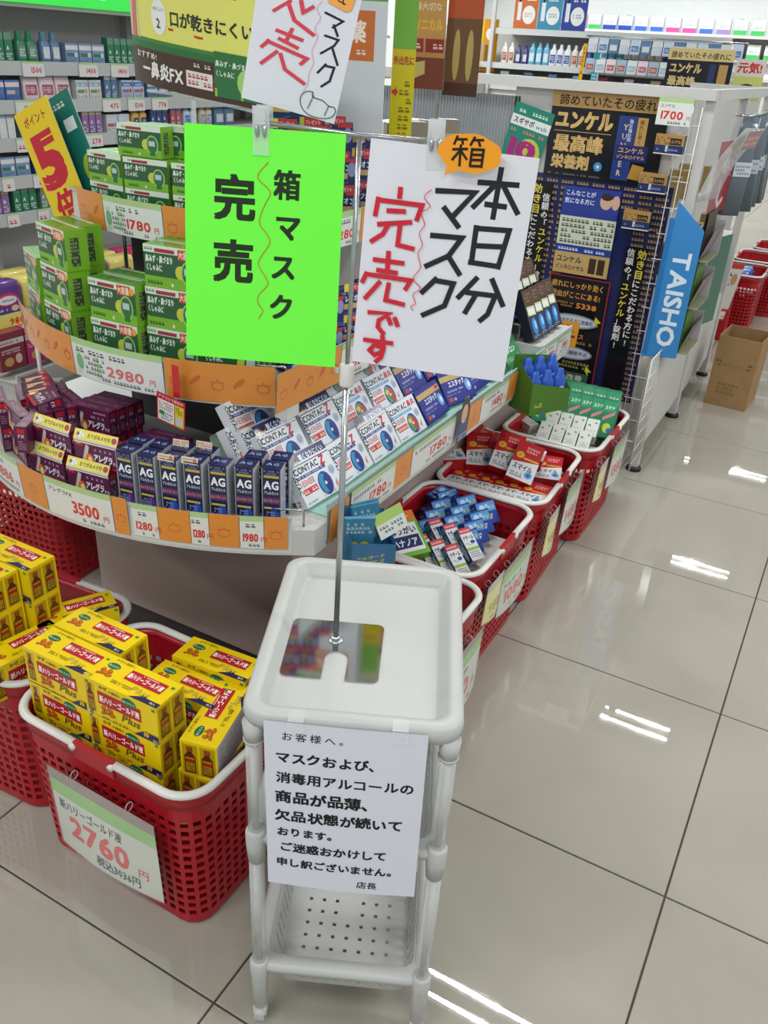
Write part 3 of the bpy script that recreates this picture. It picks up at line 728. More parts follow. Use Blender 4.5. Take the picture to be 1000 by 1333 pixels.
YB2 = Proto(lambda: carton('tonic_carton', 156, 66, 75, ('#cfb20c', Y, '#bfbcc0', '#c9c6c0', Y, Y), Cv().mini(8, 8, 90, 58, '#8d8b90', 8).r(110, 10, 36, 50, '#aaa7ac'), yellow_top(), yellow_side(), yellow_side()))
G = 'yellow tonic cartons in the front baskets'
bz = .239
for (P, loc, rz, lb) in [
    (YB, (-.404, .128, .385), 0, 'yellow tonic carton atop the stack, at the basket corner away from the trolley'),
    (YB, (-.245, .128, .386), 1, 'yellow tonic carton atop the stack, standing out closest to the 2760 card'),
    (YB, (-.404, .197, .388), 0, 'yellow tonic carton atop the stack, behind the two top ones'),
    (YB, (-.404, .128, .312), 0, 'yellow tonic carton in the lower layer above the 2760 card, away from the trolley'),
    (YB, (-.245, .128, .312), 1, 'yellow tonic carton in the lower layer above the 2760 card, on the trolley side'),
    (YB, (-.404, .197, .312), 0, 'yellow tonic carton in the lower layer, beneath the third top carton'),
    (YB, (-.225, .235, .312), 2, 'yellow tonic carton lying behind the stack, half covered by it'),
    (YB, (-.215, .306, .325), 4, 'yellow tonic carton lying against the back wall of the basket'),
    (YB2, (-.118, .205, .312), -76 + 180, 'yellow tonic carton turned crosswise beside the trolley, its grey back showing'),
    (YB, (-.117, .205, .2395), 96, 'yellow tonic carton turned crosswise under the crosswise one'),
    (YB, (-.245, .13, .2395), 0, 'yellow tonic carton on the raised board under the front stack'),
    (YB, (-.404, .13, .2395), 0, 'yellow tonic carton on the raised board under the corner stack'),
    (YB, (-.404, .199, .2395), 0, 'yellow tonic carton on the raised board under the rear stack'),
    (YB, (-.225, .27, .2395), 2, 'yellow tonic carton on the raised board against the back wall'),
    # second basket
    (YB, (-.680, .252, .425), 0, 'yellow tonic carton atop the pile at the frame edge, set furthest back'),
    (YB, (-.700, .182, .425), 0, 'yellow tonic carton atop the pile at the frame edge, in front of another'),
    (YB, (-.680, .252, .350), 0, 'yellow tonic carton in the middle layer at the frame edge, bottles showing'),
    (YB, (-.700, .182, .350), 0, 'yellow tonic carton in the middle layer at the frame edge, cut off'),
    (YB, (-.585, .300, .300), 62, 'yellow tonic carton lying turned beside the pile, under the curved white handle'),
    (YB, (-.580, .165, .300), 80, 'yellow tonic carton lying turned at the near corner of the edge basket'),
    (YB2, (-.640, .180, .2395), -176 + 180, 'yellow tonic carton with grey back low in the edge basket')]:
    loc = (loc[0] - (.028 if loc[0] > -.13 else .012 if loc[0] > -.3 else -.006 if loc[0] > -.5 else 0), loc[1] + .012, loc[2])
    P.put(loc, (0, 0, R(rz)), lb, 'carton', G)
# ---------------------------------------------------------------- rounded end display with three shelves
XC = -.61
LOW = (.345, -.61, .75); MID = (.495, -.62, .9); TOP = (.63, -.62, .9)
def arcy(A, x): return A[0] + A[2] * (x - A[1]) ** 2
def arc_outline(A, hw, side, yend, n=22, inset=0.0):
    P = []
    for i in range(n + 1):
        x = A[1] - hw + 2 * hw * i / n; P.append((x, arcy(A, x) + inset))
    P += [(A[1] + side - inset, arcy(A, A[1] + hw) + .012 + inset), (A[1] + side - inset, yend), (A[1] - side + inset, yend), (A[1] - side + inset, arcy(A, A[1] - hw) + .012 + inset)]
    return P
def arc_fn(A, x0, x1, zb, W, off=0.002, tilt=0.0):
    def fn(x, y, o):
        X = x0 + (x1 - x0) * x / W; k = 2 * A[2] * (X - A[1]); L = math.hypot(k, 1)
        return (X + k / L * (o + off + tilt * y), arcy(A, X) - 1 / L * (o + off + tilt * y), zb + y)
    return fn
gd = tag(empty('display_gondola', (0, 0, 0)), 'white rounded end display of three shelves on a beige plinth', 'display stand')
MB().box(-.906, -.305, .667, 2.30, .10, .55).build('plinth_panel', M_PLINTH, gd)
MB().box(-.890, -.320, .690, 2.28, 0, .10).build('kickboard', M_KICK, gd)
s = MB().prism(arc_outline(LOW, .445, .465, 1.74), .552, .606)
s.build('low_shelf', M_GREY, gd)
MB().box(-.213, -.151, .56, 1.73, .6062, .6092, '#9fd0c0').build('mint_edge_strip', mat('mint_plastic', '#a9d6c8', rough=.2, noise=.05), gd)
MB().prism(arc_outline(MID, .335, .345, 1.74), .790, .826).build('middle_shelf', M_GREY, gd)
MB().prism(arc_outline(TOP, .27, .30, 1.50), 1.045, 1.068).build('top_shelf', M_GREY, gd)
MB().box(-.645, -.595, .90, 1.75, .55, 1.22).build('spine_panel', M_GREY, gd)
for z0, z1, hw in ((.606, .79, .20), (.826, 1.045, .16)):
    MB().box(XC - hw, XC + hw, .74, .90, z0, z1, '#4a4b4a').build('inner_box', M_DARK, gd)  # dark core: shade of the void between shelves put into its colour
for i, (A, hw, zb, zt) in enumerate(((LOW, .43, .557, .632), (MID, .33, .784, .858), (TOP, .26, 1.040, 1.103))):
    m = MB(); W = 2 * hw
    m.place(Cv().r(0, 0, W * 1000, (zt - zb) * 1000, '#c9cbc8', nx=24), arc_fn(A, A[1] - hw, A[1] + hw, zb, W, .0006))
    m.place(Cv().r(0, 0, W * 1000, 6, '#aeb2b4', nx=24), arc_fn(A, A[1] - hw, A[1] + hw, zt - .004, W, .0045))
    rail = m.build('price_rail', M_PLAS, gd)
    sd = rail.modifiers.new('thick', 'SOLIDIFY'); sd.thickness = .0016; sd.offset = -1
for x, y0, y1, zb, zt in ((-.1435, .545, 1.735, .566, .640), (-.2735, .62, 1.735, .784, .858), (-.3085, .70, 1.49, 1.040, 1.103)):
    MB().box(x - .0015, x, y0, y1, zb, zt, '#c4cac8').box(x - .0015, x + .003, y0, y1, zt - .002, zt + .004, '#9fb4ae').build('price_rail', M_PLAS, gd)
# wire fence and bracket at the shelf corners
for (x, y, z) in ((-.172, .505, .606), (-.285, .612, .826)):
    MB().tube([(x - .05, y - .025, z + .034), (x, y, z + .034), (x + .002, y + .002, z + .030), (x + .002, y + .002, z - .002)], .0022, 7).build('wire_guard', M_METAL, gd)
MB().box(-.300, -.272, .600, .640, .760, .806).build('corner_bracket', M_WHITEP, gd)
MB().add([(-.36, .62, .606), (-.33, .80, .606), (-.33, .80, .79), (-.36, .62, .76), (-.362, .62, .606), (-.332, .80, .606), (-.332, .80, .79), (-.362, .62, .76)], [(0, 1, 2, 3), (7, 6, 5, 4), (0, 3, 7, 4), (3, 2, 6, 7)], '#9db99f').build('green_divider', M_PLAS, gd)

def arc_card(A, x0, x1, zb, h, cv_fn, label, group, name='price_card', off=.0025, tilt=.06):
    Wm = sum(math.dist((x0 + (x1 - x0) * i / 8, arcy(A, x0 + (x1 - x0) * i / 8)), (x0 + (x1 - x0) * (i + 1) / 8, arcy(A, x0 + (x1 - x0) * (i + 1) / 8))) for i in range(8))
    w = Wm * 1000; hh = h * 1000
    m = MB(); fn = arc_fn(A, x0, x1, zb, Wm, off, tilt)
    m.place(cv_fn(w, hh), fn); m.place(Cv().r(0, 0, w, hh, '#c0c0ba', nx=6), lambda x, y, o: fn(Wm - x, y, -.0006))
    return tag(m.build(name, M_LAMI), label, 'price card', group)
def side_card(x, y0, y1, zb, h, cv_fn, label, group, name='price_card'):
    w = (y1 - y0) * 1000; hh = h * 1000; m = MB()
    m.on(cv_fn(w, hh), (x, y0, zb), (0, 1, 0), (.06, 0, 1)); m.on(Cv().r(0, 0, w, hh, '#c0c0ba'), (x - .0006, y1, zb), (0, -1, 0), (.06, 0, 1))
    return tag(m.build(name, M_LAMI), label, 'price card', group)
def cv_orange(w, h):
    c = Cv().r(0, 0, w, h, '#d98a3c', nx=6)
    n = max(1, int(w / 40))
    for i in range(n):
        x = w * (i + .5) / n; y = h * (.55 if i % 2 else .42); k = min(1, w / 36)
        if i % 2 == 0:
            c.ln([(x + 11 * k * math.cos(a), y + 8 * k * math.sin(a)) for a in [2 * math.pi * j / 12 for j in range(13)]], 1.6, '#c8642c', False)
            c.ln([(x - 13 * k, y + 8 * k), (x + 13 * k, y + 8 * k)], 1.6, '#c8642c'); c.e(x, y + 12 * k, 2, 2, '#c8642c', 8)
        else: c.e(x, y, 5 * k, 12 * k, '#c8642c', 10, -50); c.e(x - 8 * k, y - 8 * k, 3 * k, 5 * k, '#c8642c', 8, -50)
    return c
def cv_price(price, title='', big=.42, pic=False, pc='#cf3b3d', tw=.8):
    def f(w, h):
        c = Cv().r(0, 0, w, h, '#d9dad6', nx=6).r(0, h * .84, w, h * .16, '#a9c98a', nx=6)
        if title: c.t(title, w * .06, h * .64, h * .15, '#2f3236', b=1.2)
        else: c.mini(w * .06, h * .62, w * .6, h * .18, '#55585c', 1)
        c.t(price, w * (.42 if w > 110 else .12), h * .18, h * big, pc, b=3.0, w=w * (.40 if w > 110 else .66), res=2)
        c.t('円', w * .86, h * .20, h * .18, pc, b=1.2); c.mini(w * .35, h * .04, w * .55, h * .13, '#4c4f55', 1)
        if pic: c.r(w * .04, h * .08, w * .30, h * .62, '#b8d0b0'); c.mini(w * .16, h * .12, w * .24, h * .5, '#46584a', 4); c.e(w * .09, h * .4, h * .12, h * .2, '#6fae7c', 10)
        return c
    return f
GP = 'price cards on the display rails'; GO = 'orange illustrated rail strips'
arc_card(LOW, -.905, -.737, .562, .082, cv_price('1886', big=.40), 'white price card ending in 886 at the frame edge of the low shelf', GP)
arc_card(LOW, -.735, -.656, .562, .080, cv_orange, 'short orange strip between the 886 card and the 3500 card', GO, 'rail_strip')
arc_card(LOW, -.654, -.492, .562, .080, cv_price('3500', 'アレグラFX', big=.46), 'wide white price card reading 3500 under the purple cartons', GP)
arc_card(LOW, -.490, -.460, .562, .080, cv_orange, 'narrow orange strip right after the 3500 card', GO, 'rail_strip')
XA = [(-.452, -.402, '1280', 'white price card reading 1280 nearest the 3500 card'), (-.402, -.344, None, 'orange strip between the two 1280 cards'), (-.344, -.312, '1280', 'second white 1280 price card, under the nasal spray boxes'),
      (-.312, -.262, None, 'orange strip between the 1280 and 1980 cards'), (-.262, -.223, '1980', 'white price card reading 1980 by the low shelf corner'), (-.223, -.186, None, 'orange strip at the end of the curved low rail')]
for x0, x1, p, lb in XA:
    arc_card(LOW, x0 + .0006, x1 - .0006, .566, .070, cv_price(p, big=.34) if p else cv_orange, lb, GP if p else GO, 'price_card' if p else 'rail_strip')
arc_card(MID, -1.000, -.712, .786, .080, cv_orange, 'long orange strip at the far end of the middle rail', GO, 'rail_strip')
arc_card(MID, -.710, -.488, .786, .080, cv_price('2980', '', big=.36, pic=True, pc='#d46a70'), 'white price card reading 2980 on the middle rail', GP)
arc_card(MID, -.484, -.292, .788, .078, cv_orange, 'orange strip on the middle rail beside the hanging red leaflet', GO, 'rail_strip')
arc_card(TOP, -.835, -.735, 1.040, .070, cv_orange, 'orange strip at the far end of the top rail', GO, 'rail_strip')
arc_card(TOP, -.733, -.575, 1.040, .070, cv_price('1780', '', big=.36, pic=True), 'white price card reading 1780 on the top rail', GP)
arc_card(TOP, -.573, -.38, 1.040, .070, cv_orange, 'orange strip of the top rail behind the green sign', GO, 'rail_strip')
# cards along the aisle side
SX = -.1395
for y0, y1, p, lb in ((.62, .80, '1780', 'white price card reading 1780 just above the blue counter display'), (.80, .875, None, 'orange strip next to the 1780 card above the blue display'), (.878, 1.10, '1780', 'second white 1780 price card, beside the portrait card'),
                      (1.18, 1.255, None, 'orange strip beyond the portrait card'), (1.258, 1.44, '1480', 'white price card beyond the portrait card'), (1.442, 1.54, None, 'orange strip beneath the dark green cartons'), (1.545, 1.72, '1680', 'white price card reading 1680 at the end of the low rail')):
    side_card(SX, y0, y1, .568, .072, cv_price(p, big=.42) if p else cv_orange, lb, GP if p else GO, 'price_card' if p else 'rail_strip')
side_card(-.2690, .56, .78, .786, .078, cv_orange, 'orange strip on the side of the middle shelf above the cold remedy cartons', GO, 'rail_strip')
side_card(-.2690, .782, .90, .786, .078, cv_price('1904', '', big=.36), 'small price card on the side of the middle shelf under the green sign', GP)
side_card(-.2690, .902, 1.1, .786, .078, cv_orange, 'orange strip on the side of the middle shelf behind the steel pole', GO, 'rail_strip')
side_card(-.3045, .80, .90, 1.042, .066, cv_price('1280', '', big=.36), 'price card on the side of the top shelf seen beside the pole', GP)
side_card(-.3045, .902, 1.1, 1.042, .066, cv_orange, 'orange strip on the side of the top shelf beside the pole', GO, 'rail_strip')
side_card(-.1395, .545, .612, .560, .075, cv_orange, 'orange strip on the corner of the low shelf behind the blue display', GO, 'rail_strip')
# portrait card
cv = Cv(); cv.e(22, 55, 20, 30, '#3c3433', 16).r(4, 8, 40, 34, '#3c4a78').e(23, 56, 12, 17, '#d6ab94', 16).p([(10, 66), (24, 76), (36, 66), (36, 72), (24, 82), (10, 74)], '#2c2423').e(19, 58, 1.6, .9, '#2c2423', 8).e(28, 58, 1.6, .9, '#2c2423', 8).ln([(20, 48), (24, 47), (28, 48)], 1, '#a04a48').mini(8, 10, 34, 12, '#b8c0e0', 2)
pb_ = Cv().p([(0, 8), (4, 60), (14, 86), (30, 86), (42, 60), (46, 8)][::-1], '#8a8a90')
for c_ in (cv, pb_): c_.ops = [(v * 1.45, f, col, L) for v, f, col, L in c_.ops]
m = MB().on(cv, (SX + .008, 1.095, .556), (0, 1, 0), (.05, 0, 1)); m.on(pb_, (SX + .0074, 1.095 + .067, .556), (0, -1, 0), (.05, 0, 1))
tag(m.build('portrait_card', M_LAMI), 'cut-out card with a person with long dark hair, standing on the low rail', 'shelf card')
# hanging red leaflet on the middle rail
cv = Cv().r(0, 0, 66, 62, '#c22530').t('アプリにて配信中', 4, 52, 7, '#f2dede', b=1.6, w=58).r(3, 3, 38, 46, '#dfe0da').r(43, 3, 20, 46, '#dfc92c').mini(6, 28, 32, 18, '#b23a3a', 3).mini(6, 6, 32, 18, '#44564a', 3).r(6, 16, 12, 9, '#3f8a48').mini(45, 30, 16, 16, '#4a3a14', 3).r(45, 6, 16, 18, '#c9c9c4')
O = Vector((-.492, .486, .748)); U = Vector((.93, .05, -.22)).normalized(); V = Vector((.16, -.10, .9)).normalized(); U = (U - V * U.dot(V)).normalized()
m = MB().on(cv, O, U, V); m.on(Cv().r(0, 0, 66, 62, '#b02530'), O + U * .066 - U.cross(V) * .0006, -U, V)
m.box(-.452, -.436, .4915, .4925, .800, .862, '#c22530')
tag(m.build('hanging_leaflet', M_LAMI), 'small red and yellow leaflet clipped to hang below the middle rail', 'leaflet')

# ---------------------------------------------------------------- cartons on the display
def purple(memo):
    P = '#5d2148'
    c = Cv(); c.r(0, 0, 100, 55, P).p([(0, 55), (24, 55), (20, 38), (0, 38)], '#b81f2c').t('24', 5, 41, 9, '#f0d8d8', b=2)
    c.p([(14, 4), (24, 4), (34, 40), (27, 44)], '#c9bfae').e(33, 14, 9, 12, '#d9782a', 14).e(34, 12, 5, 8, '#f0d9a0', 12)
    c.p([(0, 0), (26, 0), (30, 8), (0, 8)], '#331526')
    c.t('アレグラ', 41, 11, 18, '#e9e3e8', b=3.2, w=44, sk=.12).t('FX', 87, 11, 9, '#e9e3e8', b=2).mini(46, 33, 42, 7, '#c9a9c0', 1).r(30, 1, 70, 5, '#b81f2c').mini(60, 44, 34, 6, '#c9a9c0', 1)
    t = Cv().mini(6, 6, 60, 10, '#a9809c', 2).e(86, 11, 5, 5, '#a8506a', 10)
    rt = Cv().t('FX', 4, 30, 10, '#d8c8d4', b=2).r(3, 40, 14, 10, '#b81f2c').mini(3, 6, 14, 20, '#a9809c', 4)
    if memo:
        r_ = carton('allergy_carton', 100, 22, 55, (P, '#6b2a55', P, P, P, '#54203f'), c, t, rt)
        k = Cv().r(0, 0, 98, 18, '#e2d35a').t('おてがみメモ付', 30, 4, 9.5, '#4a2a5a', b=2, w=52).e(90, 9, 6, 6, '#b0486a', 12)
        for dx, dy in ((0, 0), (6, 3), (12, -1), (5, -4)): k.e(9 + dx, 9 + dy, 3.6, 3.6, '#7d5c9c' if (dx + dy) % 2 == 0 else '#e0e0e8', 8)
        m = MB().on(k, (-.049, -.0125, .0535), (1, 0, 0), (0, .55, 1)).on(Cv().r(0, 0, 98, 18, '#d9d6c8'), (.049, -.0118, .0535), (-1, 0, 0), (0, .55, 1))
        m.on(Cv().r(0, 0, 98, 8, '#dcd9cc').r(0, 3, 98, 1.2, '#6a2a50'), (-.049, -.0128, .0460), (1, 0, 0), (0, 0, 1))
        m.build('memo_pad', M_PAPER, r_)
        return r_
    return carton('allergy_carton', 100, 22, 55, (P, '#6b2a55', P, P, P, '#54203f'), c, t, rt)
PM = Proto(lambda: purple(True)); PP = Proto(lambda: purple(False))
Gp = 'purple allergy cartons on the low shelf'
for i, (x, k) in enumerate(((-.690, 0), (-.575, 0), (-.675, 1), (-.560, 1))):
    y = arcy(LOW, x) + .042; a = math.degrees(math.atan(2 * LOW[2] * (x + .025 - LOW[1])))
    PM.put((x, y + .012 * k, .6068 + .0565 * k), (0, 0, R(a * .8 + 2)), 'purple allergy carton with yellow memo pad, ' + ('upper' if k else 'lower') + ' layer, ' + ('away from' if i % 2 == 0 else 'beside') + ' the nasal spray boxes', 'carton', Gp)
n = 0
for x, a in ((-.800, -22), (-.892, -33)):
    for k in range(2):
        PP.put((x, arcy(LOW, x) + .046, .6068 + .0555 * k), (0, 0, R(a)), 'padless purple allergy carton at the far curve of the low shelf, ' + ['lower', 'upper'][k] + ' layer, ' + ORD[n // 2] + ' past the memo cartons', 'carton', Gp); n += 1
    for j in range(4):
        for k in range(2):
            d = .030 + .0235 * (j + 1); PP.put((x + d * math.sin(R(-a)) * .9, arcy(LOW, x) + .030 + d, .6068 + .0555 * k), (0, 0, R(a)), 'purple allergy carton, rear file ' + ['next to', 'beyond'][n > 3 and x < -.85] + ' the memo cartons, ' + ORD[j] + ' back, ' + ['lower', 'upper'][k] + ' layer', 'carton', Gp)
PP.put((-.742, .400, .6635), (0, 0, R(-62)), 'purple allergy carton turned sideways on the low shelf, its end lettering showing', 'carton', Gp)
for i in range(3):
    PP.put((-.80 - .030 * i, .45 + .022 * i, .7185), lean(0, -28, 78), 'purple allergy carton lying on the far curve layers, ' + ORD[i] + ' from the memo cartons', 'carton', Gp)
for i in range(4):
    PP.put((-.690, .512 + .0235 * i, .6068), (0, 0, R(3)), 'purple allergy carton standing behind the memo cartons, ' + ORD[i] + ' in its file', 'carton', Gp)
    PP.put((-.560, .518 + .0235 * i, .6068), (0, 0, R(6)), 'purple allergy carton in the file closer to the nasal sprays, ' + ORD[i] + ' from the front', 'carton', Gp)
for i in range(4):
    PP.put((-.690 + .002 * i, .512 + .0235 * i, .6630), (0, 0, R(5)), 'purple allergy carton on top of the file behind the memo cartons, ' + ORD[i] + ' from the front', 'carton', Gp)
def spray(col):
    c = Cv().r(2, 0, 32, 112, '#1e2148').r(4, 93, 28, 5, '#b9a23a').mini(4, 99, 28, 10, '#7a86b8', 2).t('AG', 4, 68, 23, '#e8e8ea', b=3.2, w=28, res=2).t('アレルカット', 4, 59, 8, '#d8dade', b=2, w=28)
    c.r(2, 40, 32, 14, '#4a3558').t('鼻みず鼻づまり', 3, 43, 8, '#d9707c', b=2, w=30).r(4, 30, 26, 4, '#c9b64a').e(24, 16, 9, 15, col, 12).mini(4, 4, 20, 22, '#9aa2c2', 4)
    t = Cv().r(1, 1, 34, 34, '#20244f').t('AG', 5, 12, 14, '#9aa4cc', b=2, w=24)
    r_ = Cv().mini(4, 6, 28, 96, '#8a8f98', 14)
    return carton('nasal_spray_carton', 36, 36, 112, ('#b9bac0', '#20244f', '#8e939c', '#8e939c', '#a9adb4', '#b2b5ba'), c, t, r_)
SPu = Proto(lambda: spray('#5a2f86')); SPb = Proto(lambda: spray('#2a4fae'))
Ga = 'nasal spray cartons on the low shelf'
for i in range(7):
    x = -.486 + .0425 * i; y = arcy(LOW, x) + .046; a = math.degrees(math.atan(2 * LOW[2] * (x - LOW[1]))) * .75
    o = (SPu if i < 2 else SPb).put((x, y, .6068), (0, 0, R(a)), 'navy nasal spray carton, ' + ORD[i] + ' in the front file counting from the purple cartons', 'carton', Ga)
    if i != 4:
        (SPu if i < 2 else SPb).put((x - .010, y + .041, .6068), (0, 0, R(a)), 'narrow navy nasal spray carton in the rear file behind the ' + ORD[i] + ' front one', 'carton', Ga)
    if i in (2, 3):
        cvf = Cv().r(0, 0, 32, 13, '#d9c6ae').mini(2, 2, 20, 9, '#8a4a44', 2).e(26, 7, 4, 5, '#b07a5a', 10)
        f = MB().on(cvf, (-.016, 0, 0), (1, 0, 0), (0, .2, 1)).on(Cv().r(0, 0, 32, 13, '#c9c0b0'), (.016, .0006, 0), (-1, 0, 0), (0, .2, 1)).build('price_tab', M_LAMI, None, (x, y - .019, .6068 + .108), (0, 0, R(a)))
        tag(f, 'small cream paper tab stuck on the ' + ORD[i] + ' nasal spray carton', 'tab', 'paper tabs on nasal sprays')
for i in range(2):
    f = MB().on(Cv().r(0, 0, 32, 13, '#d9c6ae').mini(2, 2, 28, 9, '#a05048', 2), (-.016, 0, 0), (1, 0, 0), (0, .2, 1)).build('price_tab', M_LAMI, None, (-.415 + .04 * i, .462 + .018 * i, .7195), (0, 0, R(15)))
    tag(f, 'small cream paper tab standing on the rear nasal sprays, ' + ('closer to the purple cartons' if i == 0 else 'further from the purple cartons'), 'tab', 'paper tabs on nasal sprays')

def greenc(w, h, d, big):
    k = w / 115; c = Cv(); c.r(0, h * .82, w, h * .18, '#d3dccb').r(w * .20, h * .84, w * .36, h * .09, '#9c3038').mini(w * .02, h * .86, w * .16, h * .1, '#3d5a44', 1)
    c.p([(0, 0), (w, 0), (w, h * .20), (w * .5, h * .24), (0, h * .28)], '#74b02a').r(0, h * .27, w * .999, h * .55, '#2c5a35')
    c.p([(0, 0), (w, 0), (w, h * .12), (w * .6, h * .2), (0, h * .28)], '#74b02a')
    c.t('鼻みず・鼻づまり', w * .03, h * .58, h * .19, '#d9e2d4', b=2.8, w=w * .5).t('くしゃみに', w * .03, h * .38, h * .18, '#d9e2d4', b=2.4, w=w * .3)
    if big: c.r(w * .62, h * .72, w * .28, h * .24, '#c2452a').t('大容量', w * .63, h * .74, h * .2, '#f0d8c0', b=2, w=w * .25).e(w * .93, h * .84, w * .05, h * .09, '#dba12c', 10)
    c.e(w * .66, h * .42, w * .10, h * .17, '#c2c43c', 12).e(w * .80, h * .42, w * .14, h * .30, '#9cc46a', 16).e(w * .80, h * .42, w * .115, h * .26, '#2f6b3a', 16)
    c.r(w * .74, h * .08, w * .12, h * .24, '#2f6b3a').r(w * .72, h * .38, w * .14, h * .16, '#b8c2c4').mini(w * .05, h * .06, w * .28, h * .12, '#27401f', 1).e(w * .5, h * .10, w * .025, h * .05, '#d9dcb0', 8)
    t = Cv().r(0, 0, w, d, '#5f9c34').mini(w * .1, d * .2, w * .5, d * .5, '#2c5a35', 2).r(w * .05, d * .75, w * .8, d * .15, '#c9d6bc')
    s_ = Cv().r(0, 0, d, h, '#76ab2c').r(d * .2, h * .12, d * .4, h * .7, '#3d4a2c').mini(d * .2, h * .12, d * .4, h * .7, '#8aa07a', 8)
    return carton('rhinitis_carton', w, d, h, ('#5f9c34', '#5f9c34', '#74b02a', '#5f9c34', '#76ab2c', '#76ab2c'), c, t, s_)
GB = Proto(lambda: greenc(118, 76, 46, True)); GS = Proto(lambda: greenc(104, 56, 36, False))
Gg = 'green rhinitis cartons on the upper shelves'
# middle shelf: five columns
cols = [(-.905, .612, -28, 2), (-.780, .560, -17, 3), (-.622, .548, 1, 2), (-.500, .575, 8, 3), (-.385, .600, 16, 3)]
for ci, (x, y, a, n) in enumerate(cols):
    for k in range(n):
        GB.put((x + .002 * k, y + .001 * k, .8265 + .0765 * k), (0, 0, R(a + rnd.uniform(-1.5, 1.5))), 'green rhinitis carton in the ' + ORD[ci] + ' column of the middle shelf, ' + ['at the bottom', 'second from the bottom', 'on top'][k], 'carton', Gg)
    if ci in (0, 1, 2, 3):
        for k in range(n):
            GB.put((x - .008, y + .052, .8265 + .0765 * k), (0, 0, R(a)), 'green rhinitis carton one step behind the ' + ORD[ci] + ' column of the middle shelf, ' + ['at the bottom', 'second up', 'third up'][k], 'carton', Gg)
# top shelf
cols = [(-.755, .690, -8, 2), (-.645, .682, 4, 2), (-.530, .69, 8, 2)]
for ci, (x, y, a, n) in enumerate(cols):
    for k in range(n):
        for j in range(2):
            GS.put((x, y + .038 * j, 1.0685 + .0565 * k), (0, 0, R(a)), 'smaller green rhinitis carton on the top shelf, ' + ORD[ci] + ' column, ' + ['bottom', 'upper'][k] + ' row, ' + ['in front', 'behind'][j], 'carton', Gg)
GS.put((-.662, .690, 1.182), (0, 0, R(3)), 'smaller green rhinitis carton alone on the very top of the stack', 'carton', Gg)
GS.put((-.640, .730, 1.182), (0, 0, R(3)), 'smaller green rhinitis carton behind the very top one', 'carton', Gg)

def contac(z):
    W_, H_ = 120, 86; c = Cv().r(0, 0, W_, H_, '#d7dade')
    c.t('CONTAC', 5, 62, 18, '#20222a', b=2.6, w=74, res=2)
    if z: c.t('Z', 82, 58, 26, '#b82030', b=4, sk=.15, res=2, w=16)
    else: c.t('鼻炎', 82, 62, 17, '#c0324a', b=2.4, w=34)
    c.r(5, 54, 88, 6, '#2b3478' if z else '#4f9ccc').mini(6, 55, 80, 5, '#c8cce8', 1)
    c.t('1日1回', 8, 38, 13, '#c2453f', b=2, w=42).r(8, 22, 42, 12, '#bf3a36').mini(10, 23, 38, 10, '#e8d0cc', 1)
    c.e(74, 26, 20, 24, '#2a3f8e', 20).e(70, 27, 12, 20, '#2f86b4' if z else '#3d9a6a', 14).e(80, 24, 10, 18, '#22327c' if z else '#b04a3a', 14).e(75, 26, 3.5, 3.5, '#e0dcc0', 10)
    if not z: c.e(66, 34, 8, 6, '#d8b84a', 10)
    c.e(105, 44, 9, 10, '#aab4c6', 14).mini(99, 38, 12, 12, '#5a6890', 3).p([(100, 14), (108, 26), (104, 8)], '#d06a4a').p([(56, 4), (64, 12), (60, 2)], '#b9bec8').p([(84, 4), (90, 12), (94, 2)], '#b9bec8').mini(6, 4, 30, 5, '#7a808c', 1)
    t = Cv().t('CONTAC', 10, 6, 13, '#20222a', b=2, w=80); l = Cv().t('CONTAC', 22, 80, 13, '#20222a', b=2, rot=-90, w=52).t('Z', 5, 6, 14, '#b82030', b=3)
    r_ = carton('cold_remedy_carton', W_, 26, H_, ('#c9ccd0', '#d2d5da', '#d7dade', '#c9ccd0', '#d2d5da', '#cdd0d5'), c, t, l, l)
    if z:
        k = Cv().r(0, 0, 116, 24, '#2a2c5a').t('眠くなりにくい', 34, 5, 14, '#d5d6e6', b=2.2, w=74).e(10, 8, 6, 8, '#b98a74', 12).e(10, 13, 6, 5, '#2a2224', 10).e(23, 8, 6, 8, '#b98a74', 12).e(23, 13, 6, 5, '#2a2224', 10)
        MB().on(k, (-.058, -.0132, .080), (1, 0, 0), (0, .1, 1)).on(Cv().r(0, 0, 116, 24, '#c6c8d0'), (.058, -.0126, .080), (-1, 0, 0), (0, .1, 1)).build('header_card', M_LAMI, r_)
    return r_
CZ = Proto(lambda: contac(True)); CN = Proto(lambda: contac(False))
def plain_contac():
    r_ = contac(True); 
    for c in list(r_.children): bpy.data.objects.remove(c)
    return r_
CP = Proto(plain_contac)
Gc = 'white cold remedy cartons leaning on the aisle side'
def side(P, tier, y, label, g, rz=90, cat='carton', til=34, dx=0, dz=0):
    x = -.196 - .066 * tier + dx; z = .6105 + .052 * tier + dz
    return P.put((x, y, z), lean(0, rz + rnd.uniform(-1.5, 1.5), til), label, cat, g)
side(CZ, 0, .612, 'white cold remedy carton with navy header, lowest tier, nearest the nasal sprays', Gc, 86)
side(CP, 0, .735, 'white cold remedy carton without header, lowest tier, behind the steel pole', Gc)
side(CZ, 0, .860, 'white cold remedy carton with navy header, lowest tier, beyond the steel pole', Gc)
side(CZ, 1, .600, 'white cold remedy carton with navy header, middle tier, behind the nearest one', Gc, 86)
side(CZ, 1, .738, 'white cold remedy carton with navy header, middle tier, at the steel pole', Gc)
side(CN, 1, .862, 'white cold remedy carton with multicoloured globe, middle tier', Gc)
side(CN, 0, .985, 'white cold remedy carton with multicoloured globe, lowest tier', Gc)
side(CN, 1, .990, 'white cold remedy carton with multicoloured globe, middle tier, next to the blue cartons', Gc)
side(CP, 2, .590, 'white cold remedy carton without header, rear tier, under the orange strip', Gc, 86)
